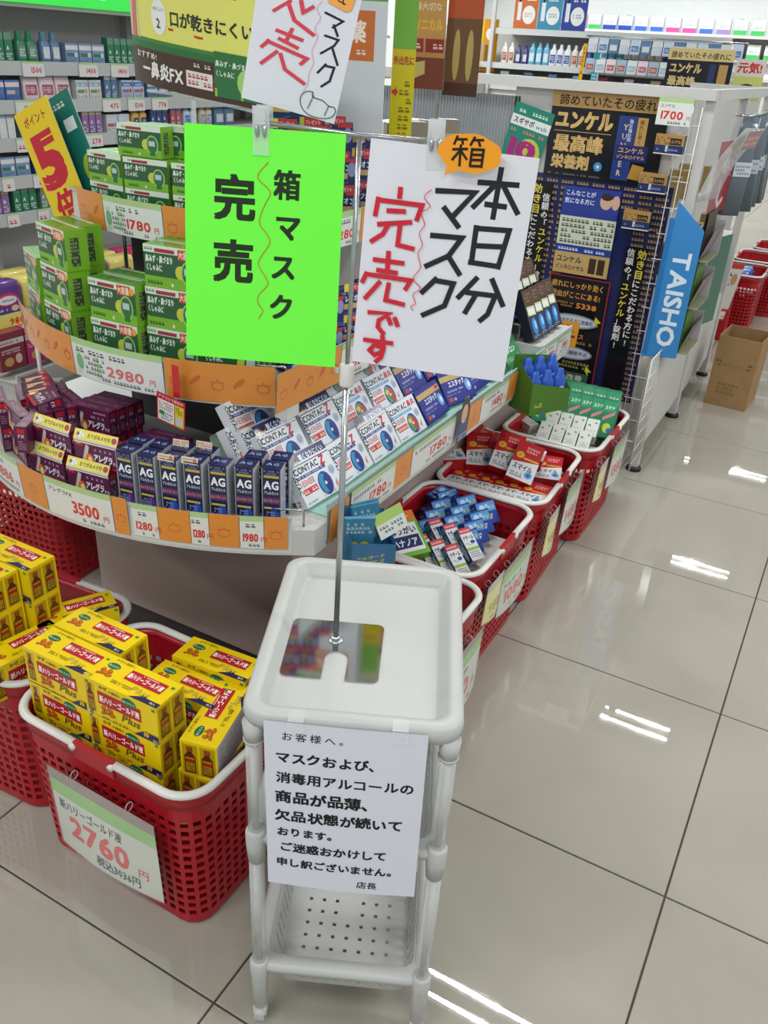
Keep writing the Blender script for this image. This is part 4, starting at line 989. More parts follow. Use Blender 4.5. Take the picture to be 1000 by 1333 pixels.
side(CZ, 2, .725, 'white cold remedy carton with navy header, rear tier, under the middle rail', Gc)
side(CN, 2, .860, 'white cold remedy carton with multicoloured globe, rear tier, under the middle rail', Gc)
side(CN, 2, .990, 'white cold remedy carton with multicoloured globe, rear tier, under the white sign', Gc)
for i in range(2):
    side(CP, 0, .612 + .003 * i, 'white cold remedy carton packed ' + ['directly', 'two'][i] + ' behind the nearest navy header one', Gc, 86, dx=-.0285 * (i + 1), dz=.004)
    side(CP, 1, .60 - .012 * (i + 1), 'white cold remedy carton with side lettering showing, ' + ORD[i] + ' behind the middle tier corner one', Gc, 86, dx=-.027 * (i + 1), dz=.008)
# support ramps below the tiers
MB().add([(-.235, .55, .607), (-.235, 1.70, .607), (-.235, .55, .655), (-.235, 1.70, .655), (-.300, .55, .655), (-.300, 1.70, .655), (-.300, .55, .707), (-.300, 1.70, .707), (-.42, .55, .707), (-.42, 1.70, .707), (-.42, .55, .607), (-.42, 1.70, .607)],
         [(0, 1, 3, 2), (2, 3, 5, 4), (4, 5, 7, 6), (6, 7, 9, 8), (8, 9, 11, 10), (0, 2, 4, 6, 8, 10)], '#93a896').build('stepped_riser', M_PLAS, gd)
def blue_cold():
    c = Cv().r(0, 0, 118, 84, '#252a7c').r(0, 60, 118, 14, '#b79a5e').t('エスタック', 26, 42, 17, '#e0e2ea', b=2.4, w=66).r(96, 64, 18, 8, '#b02c30').mini(8, 30, 70, 8, '#aab0dc', 1).mini(8, 22, 60, 6, '#8088c4', 1).e(100, 36, 12, 16, '#6f9fd8', 16).e(103, 36, 5, 8, '#d0dcee', 12).r(8, 8, 18, 10, '#b0443a').e(34, 12, 5, 4, '#9aa4d8', 8)
    return carton('blue_cold_carton', 118, 30, 84, ('#252a7c', '#2e348c', '#252a7c', '#252a7c', '#2b3084', '#2b3084'), c, Cv().mini(10, 5, 90, 18, '#9aa0d0', 2), Cv().t('エスタック', 4, 60, 12, '#c8b878', b=2, rot=-90, w=50), Cv().t('エスタック', 4, 74, 12, '#c8b878', b=2, rot=-90, w=60))
BC = Proto(blue_cold); Gb = 'blue and gold cold remedy cartons'
for t_ in (0, 1, 2):
    for i in range(3):
        side(BC, t_, 1.112 + .124 * i + (.015 if i == 1 else 0), 'deep blue cold remedy carton, ' + ['lowest', 'middle', 'rear'][t_] + ' tier, ' + ORD[i] + ' counted from the globe cartons', Gb, 90 - (12 if i == 1 else 0))
def green_cold():
    c = Cv().r(0, 0, 110, 84, '#1f7a3a').r(0, 60, 110, 24, '#16602c').t('パブロン', 10, 34, 20, '#e4ecdf', b=3, w=80).mini(8, 12, 90, 14, '#a8d0a8', 2).r(8, 66, 60, 10, '#a9c43a')
    return carton('dark_green_carton', 110, 30, 84, ('#16602c',) * 2 + ('#1f7a3a',) + ('#16602c',) * 3, c, Cv().mini(8, 6, 80, 16, '#a8d0a8', 2))
GC = Proto(green_cold)
for t_ in (0, 1, 2):
    for i in range(2):
        side(GC, t_, 1.50 + .115 * i, 'dark green cold remedy carton, ' + ['lowest', 'middle', 'rear'][t_] + ' tier, ' + ['closer to the blue cartons', 'at the shelf end'][i], 'dark green cold remedy cartons')
# ---------------------------------------------------------------- goods in the aisle baskets
def simple(name, w, d, h, base, ops, top=None, side=None):
    c = Cv(); ops(c)
    t = Cv()
    if top: top(t)
    q = Cv()
    if side: side(q)
    return carton(name, w, d, h, (base,) * 6, c, t if top else None, q if side else None, q if side else None)
# basket 3: blue cartons, nose sprays, nose wash
def f_blue(c): c.r(2, 2, 60, 60, '#233f93').r(2, 34, 60, 26, '#4f8fc9').e(18, 46, 9, 9, '#b9d6e8', 12).e(34, 50, 6, 6, '#9cc6e4', 10).t('メン', 36, 38, 13, '#e0d26a', b=2.5, w=24).r(6, 20, 40, 10, '#1c2c6c').mini(6, 20, 40, 9, '#d8dce8', 1).p([(30, 4), (44, 18), (36, 20), (22, 6)], '#c8ccd4').mini(6, 6, 18, 10, '#a8b8dc', 2)
BLU = Proto(lambda: simple('blue_cool_carton', 64, 34, 64, '#20367f', f_blue, lambda t: t.mini(6, 6, 40, 22, '#8aa8d8', 3).e(50, 17, 8, 8, '#6fa8d8', 10), lambda t: t.mini(4, 8, 24, 48, '#a9b8dc', 7)))
def f_nose(c): c.r(0, 0, 38, 92, '#d3d6d8').r(0, 76, 38, 16, '#b8303c').mini(4, 79, 30, 9, '#e8c8c8', 1).t('ナザール', 3, 56, 15, '#23252e', b=2.4, w=32).e(27, 50, 7, 5, '#27347e', 12).mini(4, 42, 22, 8, '#6a707c', 2).r(0, 28, 38, 8, '#7fae3c').mini(4, 8, 30, 18, '#5a606c', 3)
def s_nose(c): c.r(0, 0, 30, 92, '#273c86').e(15, 30, 8, 22, '#b9bcc6', 12).r(3, 70, 24, 14, '#2f8a86').mini(5, 50, 20, 14, '#c8d0e8', 2)
NOS = Proto(lambda: simple('nose_spray_carton', 38, 30, 92, '#cfd2d4', f_nose, lambda t: t.mini(4, 6, 30, 18, '#6a707c', 2), s_nose))
def f_wash(c): c.r(0, 0, 110, 124, '#6fae35').r(0, 96, 110, 28, '#e07a3a').t('初回セット', 10, 102, 15, '#f0e0d0', b=2, w=84).p([(8, 12), (102, 12), (102, 90), (30, 90), (8, 70)], '#e2e4e4').t('鼻うがい', 22, 60, 23, '#1c2a50', b=3, w=76, res=2).r(14, 22, 84, 34, '#1c2c62').t('ハナノア', 18, 26, 24, '#e4e6ea', b=3, w=72, res=2)
WSH = Proto(lambda: simple('nose_wash_carton', 110, 42, 124, '#6fae35', f_wash, lambda t: t.t('鼻うがい', 10, 12, 18, '#1c2a50', b=2, w=60), lambda t: t.mini(6, 10, 30, 100, '#e0ecd8', 9)))
G3 = 'cartons in the third aisle basket'
bx, by = ROW[2]
def flat(P, x, y, z, rz, tilt, roll, label, g, cat='carton'): return P.put((x, y, z), lean(0, rz, tilt, roll), label, cat, g)
k = 0
for j in range(3):
    for i in range(4):
        flat(BLU, bx - .050 + .056 * j - .004 * i, by + .020 + .044 * i, .255 + .008 * i, 62, 40, 0, 'small blue carton leaning in the third basket, ' + ORD[j] + ' file from the plinth, ' + ORD[i] + ' from the nose sprays', G3)
for i in range(3):
    flat(BLU, bx - .105, by + .06 + .036 * i, .246 + .03 * i, -20, 80, 0, 'small blue carton lying flat beside the leaning ones, ' + ORD[i] + ' one', G3)
for j in range(3):
    for i in range(2):
        flat(NOS, bx + .005 + .042 * j, by - .085 + .075 * i, .248 + .012 * i, 62, 55, 0, 'white nose spray carton with red band, ' + ('near' if i == 0 else 'rear') + ' file, ' + ORD[j] + ' from the plinth', G3)
flat(NOS, bx - .045, by - .030, .250, 62, 60, 0, 'white nose spray carton half hidden beside the nose wash cartons', G3)
flat(WSH, bx - .040, by - .135, .285, 58, 58, 0, 'green nose wash carton with orange band, largest face, next to the trolley tray', G3)
flat(WSH, bx - .125, by - .150, .285, 56, 60, 0, 'green nose wash carton beside the blue counter display', G3)
flat(WSH, bx - .115, by - .08, .246, 60, 70, 0, 'green nose wash carton deeper in the basket behind two others', G3)
# basket 4
def f_g4(c): c.r(0, 0, 110, 124, '#e0e2dc').r(0, 0, 110, 26, '#5fa83a').p([(0, 60), (40, 40), (110, 66), (110, 26), (0, 26)], '#e6c9b4').r(60, 6, 40, 34, '#dfe6f2').mini(62, 10, 36, 26, '#3a62b0', 3).mini(8, 90, 80, 20, '#5a6a5a', 2)
G4P = Proto(lambda: simple('nose_wash_carton', 110, 42, 124, '#5fa83a', f_g4))
flat(G4P, ROW[3][0] + .065, ROW[3][1] + .05, .246, 70, 60, 0, 'green and white carton peeking out of the basket by the trolley tray', 'cartons in the fourth aisle basket')
flat(G4P, ROW[3][0] - .02, ROW[3][1] + .08, .243, 70, 62, 0, 'green and white carton in the basket hidden by the trolley tray', 'cartons in the fourth aisle basket')
# blue-green leaning carton seen between plinth and trolley
def f_lean(c): c.r(0, 0, 100, 130, '#c9cbd6').r(0, 96, 100, 34, '#2f8ac0').t('鼻づまり', 10, 104, 17, '#e4ecf2', b=2, w=76).r(0, 70, 100, 26, '#5fa83a').mini(4, 4, 92, 62, '#33365e', 8).r(4, 40, 92, 6, '#2b2e54')
LN = Proto(lambda: simple('nose_wash_carton', 100, 40, 130, '#c9cbd6', f_lean))
LN.put((-.215, .625, .245), lean(0, -20, 40, 32), 'blue and green carton jutting out between the plinth and the trolley', 'carton')
# a carton needs something under it: the fourth basket's neighbour against the plinth
# basket 2: red and white eye drop cartons
def f_red(c): c.r(0, 0, 60, 96, '#cfd0d0').p([(0, 96), (60, 96), (60, 52), (0, 40)], '#b01c26').e(14, 60, 9, 8, '#d8a82c', 14).mini(9, 56, 10, 8, '#8a2a1a', 2).mini(24, 70, 30, 16, '#e0a8a8', 2).r(24, 52, 34, 5, '#c9a23a').t('スマイル', 5, 24, 16, '#22252e', b=2.4, w=46).e(46, 18, 9, 8, '#4f94cf', 14).e(46, 18, 4, 4, '#274f9c', 10).mini(6, 6, 30, 12, '#50545c', 2)
def s_red(c): c.r(0, 0, 28, 96, '#b01c26').mini(5, 20, 18, 60, '#d8a0a0', 6)
def scaled(P, k):
    o = P()
    for v in o.data.vertices: v.co *= k
    return o
RD = Proto(lambda: scaled(lambda: simple('eye_drop_carton', 60, 28, 96, '#b01c26', f_red, lambda t: t.r(0, 0, 60, 28, '#b01c26').mini(8, 6, 40, 16, '#d8a0a0', 2), s_red), 1.28))
G2 = 'red and white eye drop cartons'
bx, by = ROW[1]
for i in range(6):
    flat(RD, bx - .105 + .0430 * i, by - .165, .292 + .002 * i, 0, 88, 0, 'red end of an eye drop carton in the bottom layer, ' + ORD[i] + ' from the plinth side', G2)
for i in range(5):
    flat(RD, bx - .10 + .050 * i, by + .05, .268 + .004 * i, 4 * i, 80, 0, 'red eye drop carton in the rear bottom layer, ' + ORD[i] + ' from the plinth side', G2)
for (x, y, z, rz, ti, ro, lb) in [(-.085, -.050, .300, 25, 62, 0, 'red and white eye drop carton on the heap, closest to the plinth, front showing'), (-.010, -.060, .315, 28, 50, 18, 'tilted red and white eye drop carton in the middle of the heap'),
                                  (.055, -.085, .308, 30, 48, 22, 'tilted red and white eye drop carton at the aisle side of the heap, topmost'), (-.080, .100, .318, 100, 70, 0, 'blue-faced eye drop carton at the back of the heap near the plinth'),
                                  (-.030, .080, .330, 100, 82, 0, 'red eye drop carton with a white stripe on the heap, plinth side'), (.035, .065, .335, 100, 82, 0, 'red eye drop carton with a white stripe on the heap, middle one'),
                                  (.085, .045, .330, 100, 82, 0, 'red eye drop carton with a white stripe on the heap, aisle side')]:
    flat(RD, bx + x * .95, by + y, z + .022, rz, ti, ro, lb, G2)
flat(RD, bx - .145, by - .085, .330, 40, 86, 0, 'pale eye drop carton lying on the rim next to the plinth', G2)
for i in range(3):
    flat(RD, bx + .085, by - .02 + .04 * i, .262, 90, 76, 0, 'red eye drop carton standing by the aisle rim, ' + ORD[i] + ' in line', G2)
# basket 1: green and white
def f_gr(c): c.r(0, 0, 46, 140, '#1f7a52').r(0, 92, 46, 40, '#2a8f60').t('ステナ', 6, 100, 16, '#dfe8e2', b=2, w=34).p([(4, 60), (42, 84), (42, 96), (4, 72)], '#c47a80').e(22, 34, 14, 18, '#b8c93a', 12).e(30, 26, 9, 10, '#2f6fb0', 12)
GR1 = Proto(lambda: simple('toothpaste_carton', 46, 34, 140, '#1f7a52', f_gr, lambda t: t.r(2, 2, 42, 30, '#2a8f60'), lambda t: t.r(4, 4, 8, 130, '#dfe4e0').mini(14, 10, 16, 110, '#a8cdb8', 9)))
def f_wh(c): c.r(0, 0, 40, 84, '#cfd2cc').mini(6, 46, 28, 28, '#2f5a3c', 2).mini(6, 10, 28, 22, '#7a8a80', 3)
WH1 = Proto(lambda: simple('white_small_carton', 40, 34, 84, '#cbceca', f_wh, lambda t: t.mini(5, 5, 30, 24, '#2f5a3c', 2), lambda t: t.mini(5, 8, 24, 68, '#44584c', 5)))
G1 = 'green and white cartons in the basket by the poster'
bx, by = ROW[0]
for i in range(7):
    flat(GR1, bx - .125 + .040 * i, by + .075, .272, 12, 42, 0, 'green slim carton leaning in the basket by the poster, ' + ORD[i] + ' from the plinth side', G1)
for i in range(6):
    flat(GR1, bx - .11 + .044 * i, by + .120, .285, 10, 30, 0, 'green slim carton in the back file by the poster, ' + ORD[i] + ' from the plinth side', G1)
for j in range(2):
    for i in range(4):
        flat(WH1, bx - .045 + .045 * i, by - .110 + .072 * j, .285 + .018 * j, 8, 68, 0, 'small white carton in the basket by the poster, ' + ('near' if j == 0 else 'rear') + ' file, ' + ORD[i] + ' from the plinth side', G1)
flat(WH1, bx - .105, by - .02, .285, 60, 86, 0, 'small white carton with dark print lying turned at the plinth side', G1)
# film packs in the far baskets
for i in range(3):
    for j in range(2):
        flat(BLU, -.03 + .05 * i - .04, 5.0 + .08 * j, .30, 15 * i, 60, 0, 'blue pouch in the far red basket, ' + ORD[i * 2 + j] + ' one', 'blue packs in the far basket')

# blue counter display at the low shelf corner
cd = tag(empty('counter_display', (-.085, .60, .520), (0, 0, R(52))), 'small blue printed counter display clipped in front of the low side rail', 'counter display')
c1 = Cv().r(0, 0, 90, 60, '#4f88b6').t('アルガード', 8, 34, 13, '#c8c25a', b=2, w=60).mini(8, 10, 66, 20, '#c8c25a', 2)
m = MB(); m.add([(-.045, -.035, 0), (.045, -.035, 0), (.045, -.035, .042), (-.045, -.035, .060), (-.045, .035, 0), (.045, .035, 0), (.045, .035, .085), (-.045, .035, .105)],
      [(0, 1, 2, 3), (3, 2, 1, 0), (4, 7, 6, 5), (5, 6, 7, 4), (0, 3, 7, 4), (4, 7, 3, 0), (1, 5, 6, 2), (2, 6, 5, 1), (0, 4, 5, 1)], '#5a94bf')
m.place(Cv().t('アルガード', 8, 24, 12, '#c8c25a', b=2, w=60).mini(8, 8, 60, 13, '#c8c25a', 2), lambda x, y, o: (-.045 + x, -.0352 - o, y * .75))
m.place(Cv().r(4, 30, 60, 18, '#8fb0cc').mini(6, 10, 58, 30, '#23406a', 3), lambda x, y, o: (.0452 + o, -.035 + x, y * .8))
m.build('tray', M_CARD, cd)
for i, (x, y, rz, ti) in enumerate(((-.022, -.005, -15, -8), (.004, .012, 5, 10), (.012, .02, 10, 14))):
    c2 = Cv().r(0, 0, 58, 96, '#3d7f9c').mini(5, 60, 48, 28, '#b8d0dc', 3).e(20, 34, 9, 9, '#c8c03a', 12).e(40, 34, 9, 9, '#c8c03a', 12).mini(6, 6, 46, 18, '#1f4a70', 3)
    p_ = simple('eye_wash_pack', 58, 8, 96, '#3f86a8', lambda c: c.ops.extend(c2.ops)) if i == 0 else None
    if i == 0: EWP = p_
    q = EWP if i == 0 else EWP.copy()
    if i: COL.objects.link(q)
    a = R(52); q.location = (-.085 + x * math.cos(a) - y * math.sin(a), .60 + x * math.sin(a) + y * math.cos(a), .528); q.rotation_euler = lean(0, 52 + rz, ti)
    tag(q, 'teal flat pack in the blue counter display, ' + ['tilted forward', 'in the middle', 'against its back'][i], 'pack', 'teal packs in the blue display')
tgc = Cv().r(0, 0, 62, 52, '#d9dcd8').r(0, 30, 62, 22, '#a9c96a').mini(5, 8, 50, 18, '#44484c', 2)
tgm = MB().on(tgc, (0, 0, 0), (1, 0, 0), (0, .2, 1)).on(Cv().r(0, 0, 62, 52, '#c9ccc8'), (.062, .0006, 0), (-1, 0, 0), (0, .2, 1))
tag(tgm.build('shelf_card', M_LAMI, None, (-.050, .590, .575), (0, R(-18), R(60))), 'small green and white card stuck in the blue counter display', 'card')

# green display tray with blue bottles at the end of the rail
gt = tag(empty('counter_display', (-.080, 1.555, .528), (0, 0, R(60))), 'green counter display tray clipped to the far end of the low rail', 'counter display')
m = MB(); m.add([(-.07, -.04, 0), (.07, -.04, 0), (.07, -.04, .06), (-.07, -.04, .095), (-.07, .05, 0), (.07, .05, 0), (.07, .05, .13), (-.07, .05, .15)],
      [(0, 1, 2, 3), (3, 2, 1, 0), (4, 7, 6, 5), (5, 6, 7, 4), (0, 3, 7, 4), (4, 7, 3, 0), (1, 5, 6, 2), (2, 6, 5, 1), (0, 4, 5, 1)], '#6a9c3f')
m.place(Cv().e(30, 28, 16, 10, '#3f7a30', 14).mini(16, 20, 30, 14, '#d8c04a', 2), lambda x, y, o: (-.07 + x, -.0402 - o, y)); m.place(Cv().r(6, 12, 74, 20, '#d0c85a').mini(8, 12, 70, 18, '#3a6a9a', 2), lambda x, y, o: (.0702 + o, -.04 + x, y))
m.build('tray', M_CARD, gt)
def bbottle():
    m = MB().loft([[(x * s, y * s * .7, z) for x, y in rrect(-.021, .021, -.021, .021, .014, 4)] for z, s in ((0, .95), (.004, 1), (.075, 1), (.086, .7), (.090, .55), (.104, .5), (.106, .3))], '#2353b0', True, True, (True, True))
    m.place(Cv().e(21, 42, 15, 17, '#c9d4ea', 16).e(21, 42, 9, 10, '#3f6fc0', 12), lambda x, y, o: (-.021 + x, -.0155 - o, y))
    return m.build('blue_bottle', M_CARD)
BB = Proto(bbottle)
for j in range(2):
    for i in range(3):
        a = R(60); x, y = -.045 + .044 * i, -.015 + .036 * j
        BB.put((-.080 + x * math.cos(a) - y * math.sin(a), 1.555 + x * math.sin(a) + y * math.cos(a), .538 + .028 * j), (0, 0, a), 'blue bottle with pale oval label in the green tray, ' + ['near', 'rear'][j] + ' file, ' + ORD[i] + ' along', 'bottle', 'blue bottles in the green tray')

# sloping second unit at the end: brown and blue hair tonic cartons
u2 = tag(empty('side_unit', (0, 0, 0)), 'white side unit carrying tall brown and blue cartons beyond the low rail', 'display stand')
MB().box(-.59, -.156, 1.745, 2.02, .5505, .64).build('cabinet_body', M_GREY, u2)
MB().box(-.156, -.152, 1.745, 2.02, .575, .645, '#c4cac8').build('price_rail', M_PLAS, u2)
side_card(-.151, 1.755, 1.875, .578, .062, cv_price('1980', '', big=.4), 'price card reading 1980 on the side unit below the brown cartons', GP)
side_card(-.151, 1.88, 2.00, .578, .062, cv_price('1380', '', big=.4), 'price card reading 1380 on the side unit rail', GP)
def f_br(c): c.r(0, 0, 56, 150, '#1f2540').r(0, 104, 56, 46, '#4a3424').mini(8, 112, 40, 30, '#8a6a4a', 3).r(6, 72, 44, 28, '#c9c46a').r(10, 76, 36, 18, '#d8dce0').e(28, 40, 14, 26, '#2f7fc8', 14).e(32, 44, 6, 14, '#8ac4ea', 10).mini(8, 4, 40, 10, '#a8b0c8', 2)
BR = Proto(lambda: simple('brown_blue_carton', 56, 34, 150, '#2a2638', f_br, lambda t: t.r(2, 2, 52, 30, '#3a2c22')))
for t_ in range(2):
    for i in range(4):
        BR.put((-.195 - .07 * t_, 1.78 + .060 * i, .645 + .05 * t_), lean(0, 80, 26), 'tall brown and blue carton on the side unit, ' + ['front', 'rear'][t_] + ' tier, ' + ORD[i] + ' from the low rail end', 'carton', 'tall brown and blue cartons')
tag(MB().add([(-.235, 1.75, .645), (-.235, 2.01, .645), (-.235, 1.75, .690), (-.235, 2.01, .690), (-.34, 1.75, .690), (-.34, 2.01, .690), (-.34, 1.75, .645), (-.34, 2.01, .645)], [(0, 1, 3, 2), (2, 3, 5, 4), (4, 5, 7, 6)], '#8a8f8c').build('stepped_riser', M_PLAS, u2))

# navy allergy cartons with red flags high on the side of the top shelf
def f_al(c): c.r(0, 0, 76, 62, '#1c2b5e').t('アレジオン', 6, 36, 15, '#dfe3ee', b=2.6, w=58, res=2).r(4, 22, 54, 11, '#c9a36a').t('20', 6, 22, 11, '#b0452a', b=2).e(66, 40, 9, 14, '#8a92b4', 12).p([(0, 0), (76, 0), (76, 8), (0, 18)], '#274a94').ln([(10, 4), (60, 16)], 1, '#5a86c8').r(46, 54, 28, 7, '#c22f3c').mini(6, 52, 30, 6, '#a8b0d0', 1)
def alesion():
    r_ = simple('navy_allergy_carton', 76, 34, 62, '#1c2b5e', f_al, lambda t: t.mini(6, 6, 50, 20, '#8a96c4', 2), lambda t: t.t('アレジオン', 8, 56, 11, '#c8cce0', b=2, rot=-90, w=44).r(20, 6, 8, 50, '#b02c3c'))
    k = Cv().r(0, 0, 46, 16, '#c2303c').r(0, 0, 12, 16, '#e0d04a').t('プレゼント', 13, 3, 9, '#eed8d8', b=2, w=30)
    MB().on(k, (-.023, -.0175, .058), (1, 0, 0), (0, 0, 1)).on(Cv().r(0, 0, 46, 16, '#c9b0b0'), (.023, -.0169, .058), (-1, 0, 0), (0, 0, 1)).build('flag_tab', M_LAMI, r_)
    return r_
AL = Proto(alesion); n = 0
for lvl, z in enumerate((1.0685, 1.131, 1.1935, 1.256)):
    for i in range(4):
        if lvl == 3 and i > 1: continue
        AL.put((-.372 - .012 * lvl, .770 + .085 * i, z), (0, 0, R(34)), 'navy allergy carton with red flag on the top shelf side, ' + ORD[lvl] + ' layer, ' + ORD[i] + ' from green cartons', 'carton', 'navy allergy cartons on the top shelf')
# navy and white cartons on the side of the middle shelf
for i in range(10):
    for lvl in range(2):
        (AL if lvl else AL).put((-.315, .70 + .09 * i, .8268 + .064 * lvl), (0, 0, R(70)), 'navy allergy carton on the middle shelf side, ' + ['lower', 'upper'][lvl] + ' layer, ' + ORD[i] + ' from the corner bracket', 'carton', 'navy allergy cartons on the middle shelf')
# leaflet pocket with ledge seen behind the pole
# ---------------------------------------------------------------- pop-up boards on top of the display
def panel(name, cv, w, h, O, U, V, label, cat, group=None, th=.0012, back='#c9c9c4', m_=None):
    O, U, V = Vector(O), Vector(U).normalized(), Vector(V).normalized(); N = U.cross(V); W, H_ = w / 1000, h / 1000
    m = MB()
    P = [O, O + U * W, O + U * W + V * H_, O + V * H_]; Q = [p - N * th for p in P]
    m.add([tuple(p) for p in P + Q], [(0, 1, 2, 3), (7, 6, 5, 4), (0, 4, 5, 1), (1, 5, 6, 2), (2, 6, 7, 3), (3, 7, 4, 0)], back)
    m.on(cv, O, U, V)
    return tag(m.build(name, m_ or M_LAMI), label, cat, group)
# curved green banner
cv = Cv(); W_, H_ = 300, 250
cv.r(0, 0, W_, H_, '#3f7a34', nx=30).r(24, 72, 262, 128, '#d7d46a', nx=26)
cv.r(0, 0, 300, 56, '#453027', nx=30).r(0, 56, 300, 10, '#2c6a34', nx=30).p([(0, 70), (34, 70), (26, 200), (0, 210)], '#c9b49a').p([(8, 70), (22, 70), (30, 180), (16, 180)], '#c46a5a')
for n_, y in (('1', 160), ('2', 96)):
    cv.e(74 + (18 if n_ == '2' else 0), y + 10, 19, 26, '#dfe0da', 18).t('ポイント', 60 + (18 if n_ == '2' else 0), y + 18, 7, '#30302c', b=1, w=28).t(n_, 68 + (18 if n_ == '2' else 0), y - 8, 20, '#30302c', b=2)
cv.t('眠くなりにくい', 98, 156, 24, '#2a2c22', b=2.4, w=150, res=2).t('口が乾きにくい', 118, 96, 24, '#2a2c22', b=2.4, w=158, res=2)
cv.ln([(96, 152), (150, 149), (246, 151)], 3.4, '#b8322c').ln([(116, 92), (180, 88), (274, 92)], 3.4, '#b8322c')
cv.t('鼻炎FX', 62, 12, 27, '#e0dcd4', b=3, w=82, res=2).t('ー', 36, 12, 27, '#e0dcd4', b=3).r(150, 14, 52, 24, '#d8d0cc', nx=6).mini(154, 16, 70, 20, '#a03a3a', 2).t('おすすめ!', 20, 40, 12, '#dfe0da', b=1.4, w=62).mini(160, 43, 40, 9, '#c9c4bc', 1)
cv.r(206, 8, 78, 66, '#2f6b3a', nx=8).t('鼻みず・鼻づまり', 208, 52, 10, '#d9e2d4', b=1.6, w=60).t('くしゃみに', 208, 38, 10, '#d9e2d4', b=1.6, w=34).e(262, 34, 16, 20, '#9cc46a', 14).r(206, 8, 50, 12, '#8ab83a')
cv.t('のどスッキリ', 150, 212, 30, '#c9742a', b=3, w=130)
bn = empty('promotion_banner', (0, 0, 0)); tag(bn, 'curved green and yellow banner with two numbered points above the display', 'banner')
def bfn(x, y, o):
    a = (x - .150) / .34; r_ = .34 + o
    return (-.470 + r_ * math.sin(a) - .0 * y, .935 - r_ * math.cos(a), 1.297 + y - .10 * x + .02)
m = MB().place(cv, bfn, base=4e-4, step=6e-5); m.place(Cv().r(0, 0, W_, H_, '#b9b9b0', nx=30), lambda x, y, o: bfn(.300 - x, y, -.001))
m.build('banner_sheet', M_LAMI, bn)
MB().tube([(-.470, .610, 1.068), (-.470, .608, 1.30)], .004, 8).tube([(-.60, .640, 1.30), (-.47, .606, 1.30), (-.35, .62, 1.285)], .003, 6).build('banner_pole', M_CLEAR, bn)
# yellow 5x points sign and the teal one behind it
cv = Cv().r(0, 0, 118, 262, '#e3c41c').t('ポイント', 20, 226, 20, '#a3182a', b=2, w=78, res=2).t('5', 12, 92, 138, '#c01830', b=6, res=3, w=92).t('倍', 20, 22, 74, '#c01830', b=3.5, res=2).p([(20, 0), (34, 0), (46, 14), (34, 16)], '#c01830').p([(54, 0), (68, 0), (80, 12), (68, 14)], '#c01830')
U = Vector((.40, -.02, .175)); V = Vector((-.42, 0, .93)); V = (V - U.normalized() * V.dot(U.normalized()))
panel('points_sign', cv, 118, 262, (-.915, .690, .985), U, V, 'slanted yellow sign with a huge red 5 beside the green cartons', 'sign', 'slanted point signs')
cv = Cv().r(0, 0, 118, 262, '#1d6f62').mini(6, 234, 96, 16, '#c9dcd6', 1).r(70, 190, 34, 24, '#d6dad8').e(100, 110, 22, 30, '#a8b83a').mini(84, 60, 22, 60, '#c9dcd6', 5)
panel('points_sign', cv, 118, 262, (-.880, .715, 1.000), U, V, 'slanted teal sign hidden behind the yellow 5 sign', 'sign', 'slanted point signs')
# orange and white board
cv = Cv().r(0, 0, 260, 300, '#c9ccd0').r(0, 232, 260, 68, '#4f9a3c').t('オススメ', 100, 240, 44, '#dfe6da', b=3, w=150, res=2).r(86, 130, 150, 86, '#c26a34').t('飲み薬', 104, 160, 40, '#e8dcd0', b=3, w=116, res=2).mini(96, 138, 130, 14, '#e0cfc0', 1)
panel('promotion_board', cv, 260, 300, (-.575, .940, 1.235), (.96, .28, 0), (0, 0, 1), 'white board with an orange panel and green header behind the navy cartons', 'board')
cv = Cv().r(0, 0, 48, 330, '#c9b81e').r(0, 225, 48, 105, '#6fa83a').t('外出先に', 3, 196, 17, '#a8322a', b=3, w=43, res=2).p([(2, 150), (8, 150), (8, 156), (16, 146), (8, 136), (8, 142), (2, 142)], '#c22530').mini(18, 40, 26, 130, '#7a6a14', 8)
panel('promotion_board', cv, 48, 330, (-.358, 1.10, 1.165), (.90, .43, 0), (0, 0, 1), 'narrow yellow board with red lettering beside the hanging poster', 'board')
# hanging poster in film
cv = Cv().r(0, 0, 95, 330, '#b88a4a').r(0, 190, 95, 140, '#b9b08c').t('最強処方', 4, 200, 30, '#3b3630', b=3, w=86, res=2).t('一番大切な', 8, 150, 17, '#d8c8a0', b=2, w=78).t('クリニカル', 5, 112, 26, '#e0a83a', b=3, w=84, res=2).r(3, 72, 42, 26, '#8f2c24').r(50, 72, 42, 26, '#8f2c24').mini(6, 76, 84, 16, '#e0c0b0', 1).r(0, 0, 95, 62, '#7a3a26').p([(0, 10), (50, 30), (50, 56), (0, 46)], '#c9b86a')
panel('hanging_poster', cv, 95, 330, (-.408, 1.250, 1.315), (.97, .10, 0), (-.04, 0, 1), 'glossy brown and gold poster hanging in film, strips of lettering', 'poster', 'brown posters beside the yellow board')
cv = Cv().r(0, 0, 80, 300, '#6b4a30').r(0, 150, 80, 60, '#b0502a').r(0, 200, 80, 20, '#222').e(26, 80, 8, 50, '#b09a5a').e(56, 80, 8, 50, '#b09a5a').r(0, 0, 80, 26, '#4a2c20')
panel('hanging_poster', cv, 70, 250, (-.330, 1.29, 1.305), (.98, .14, 0), (0, 0, 1), 'darker brown poster with two gold bottles behind the glossy one', 'poster', 'brown posters beside the yellow board')
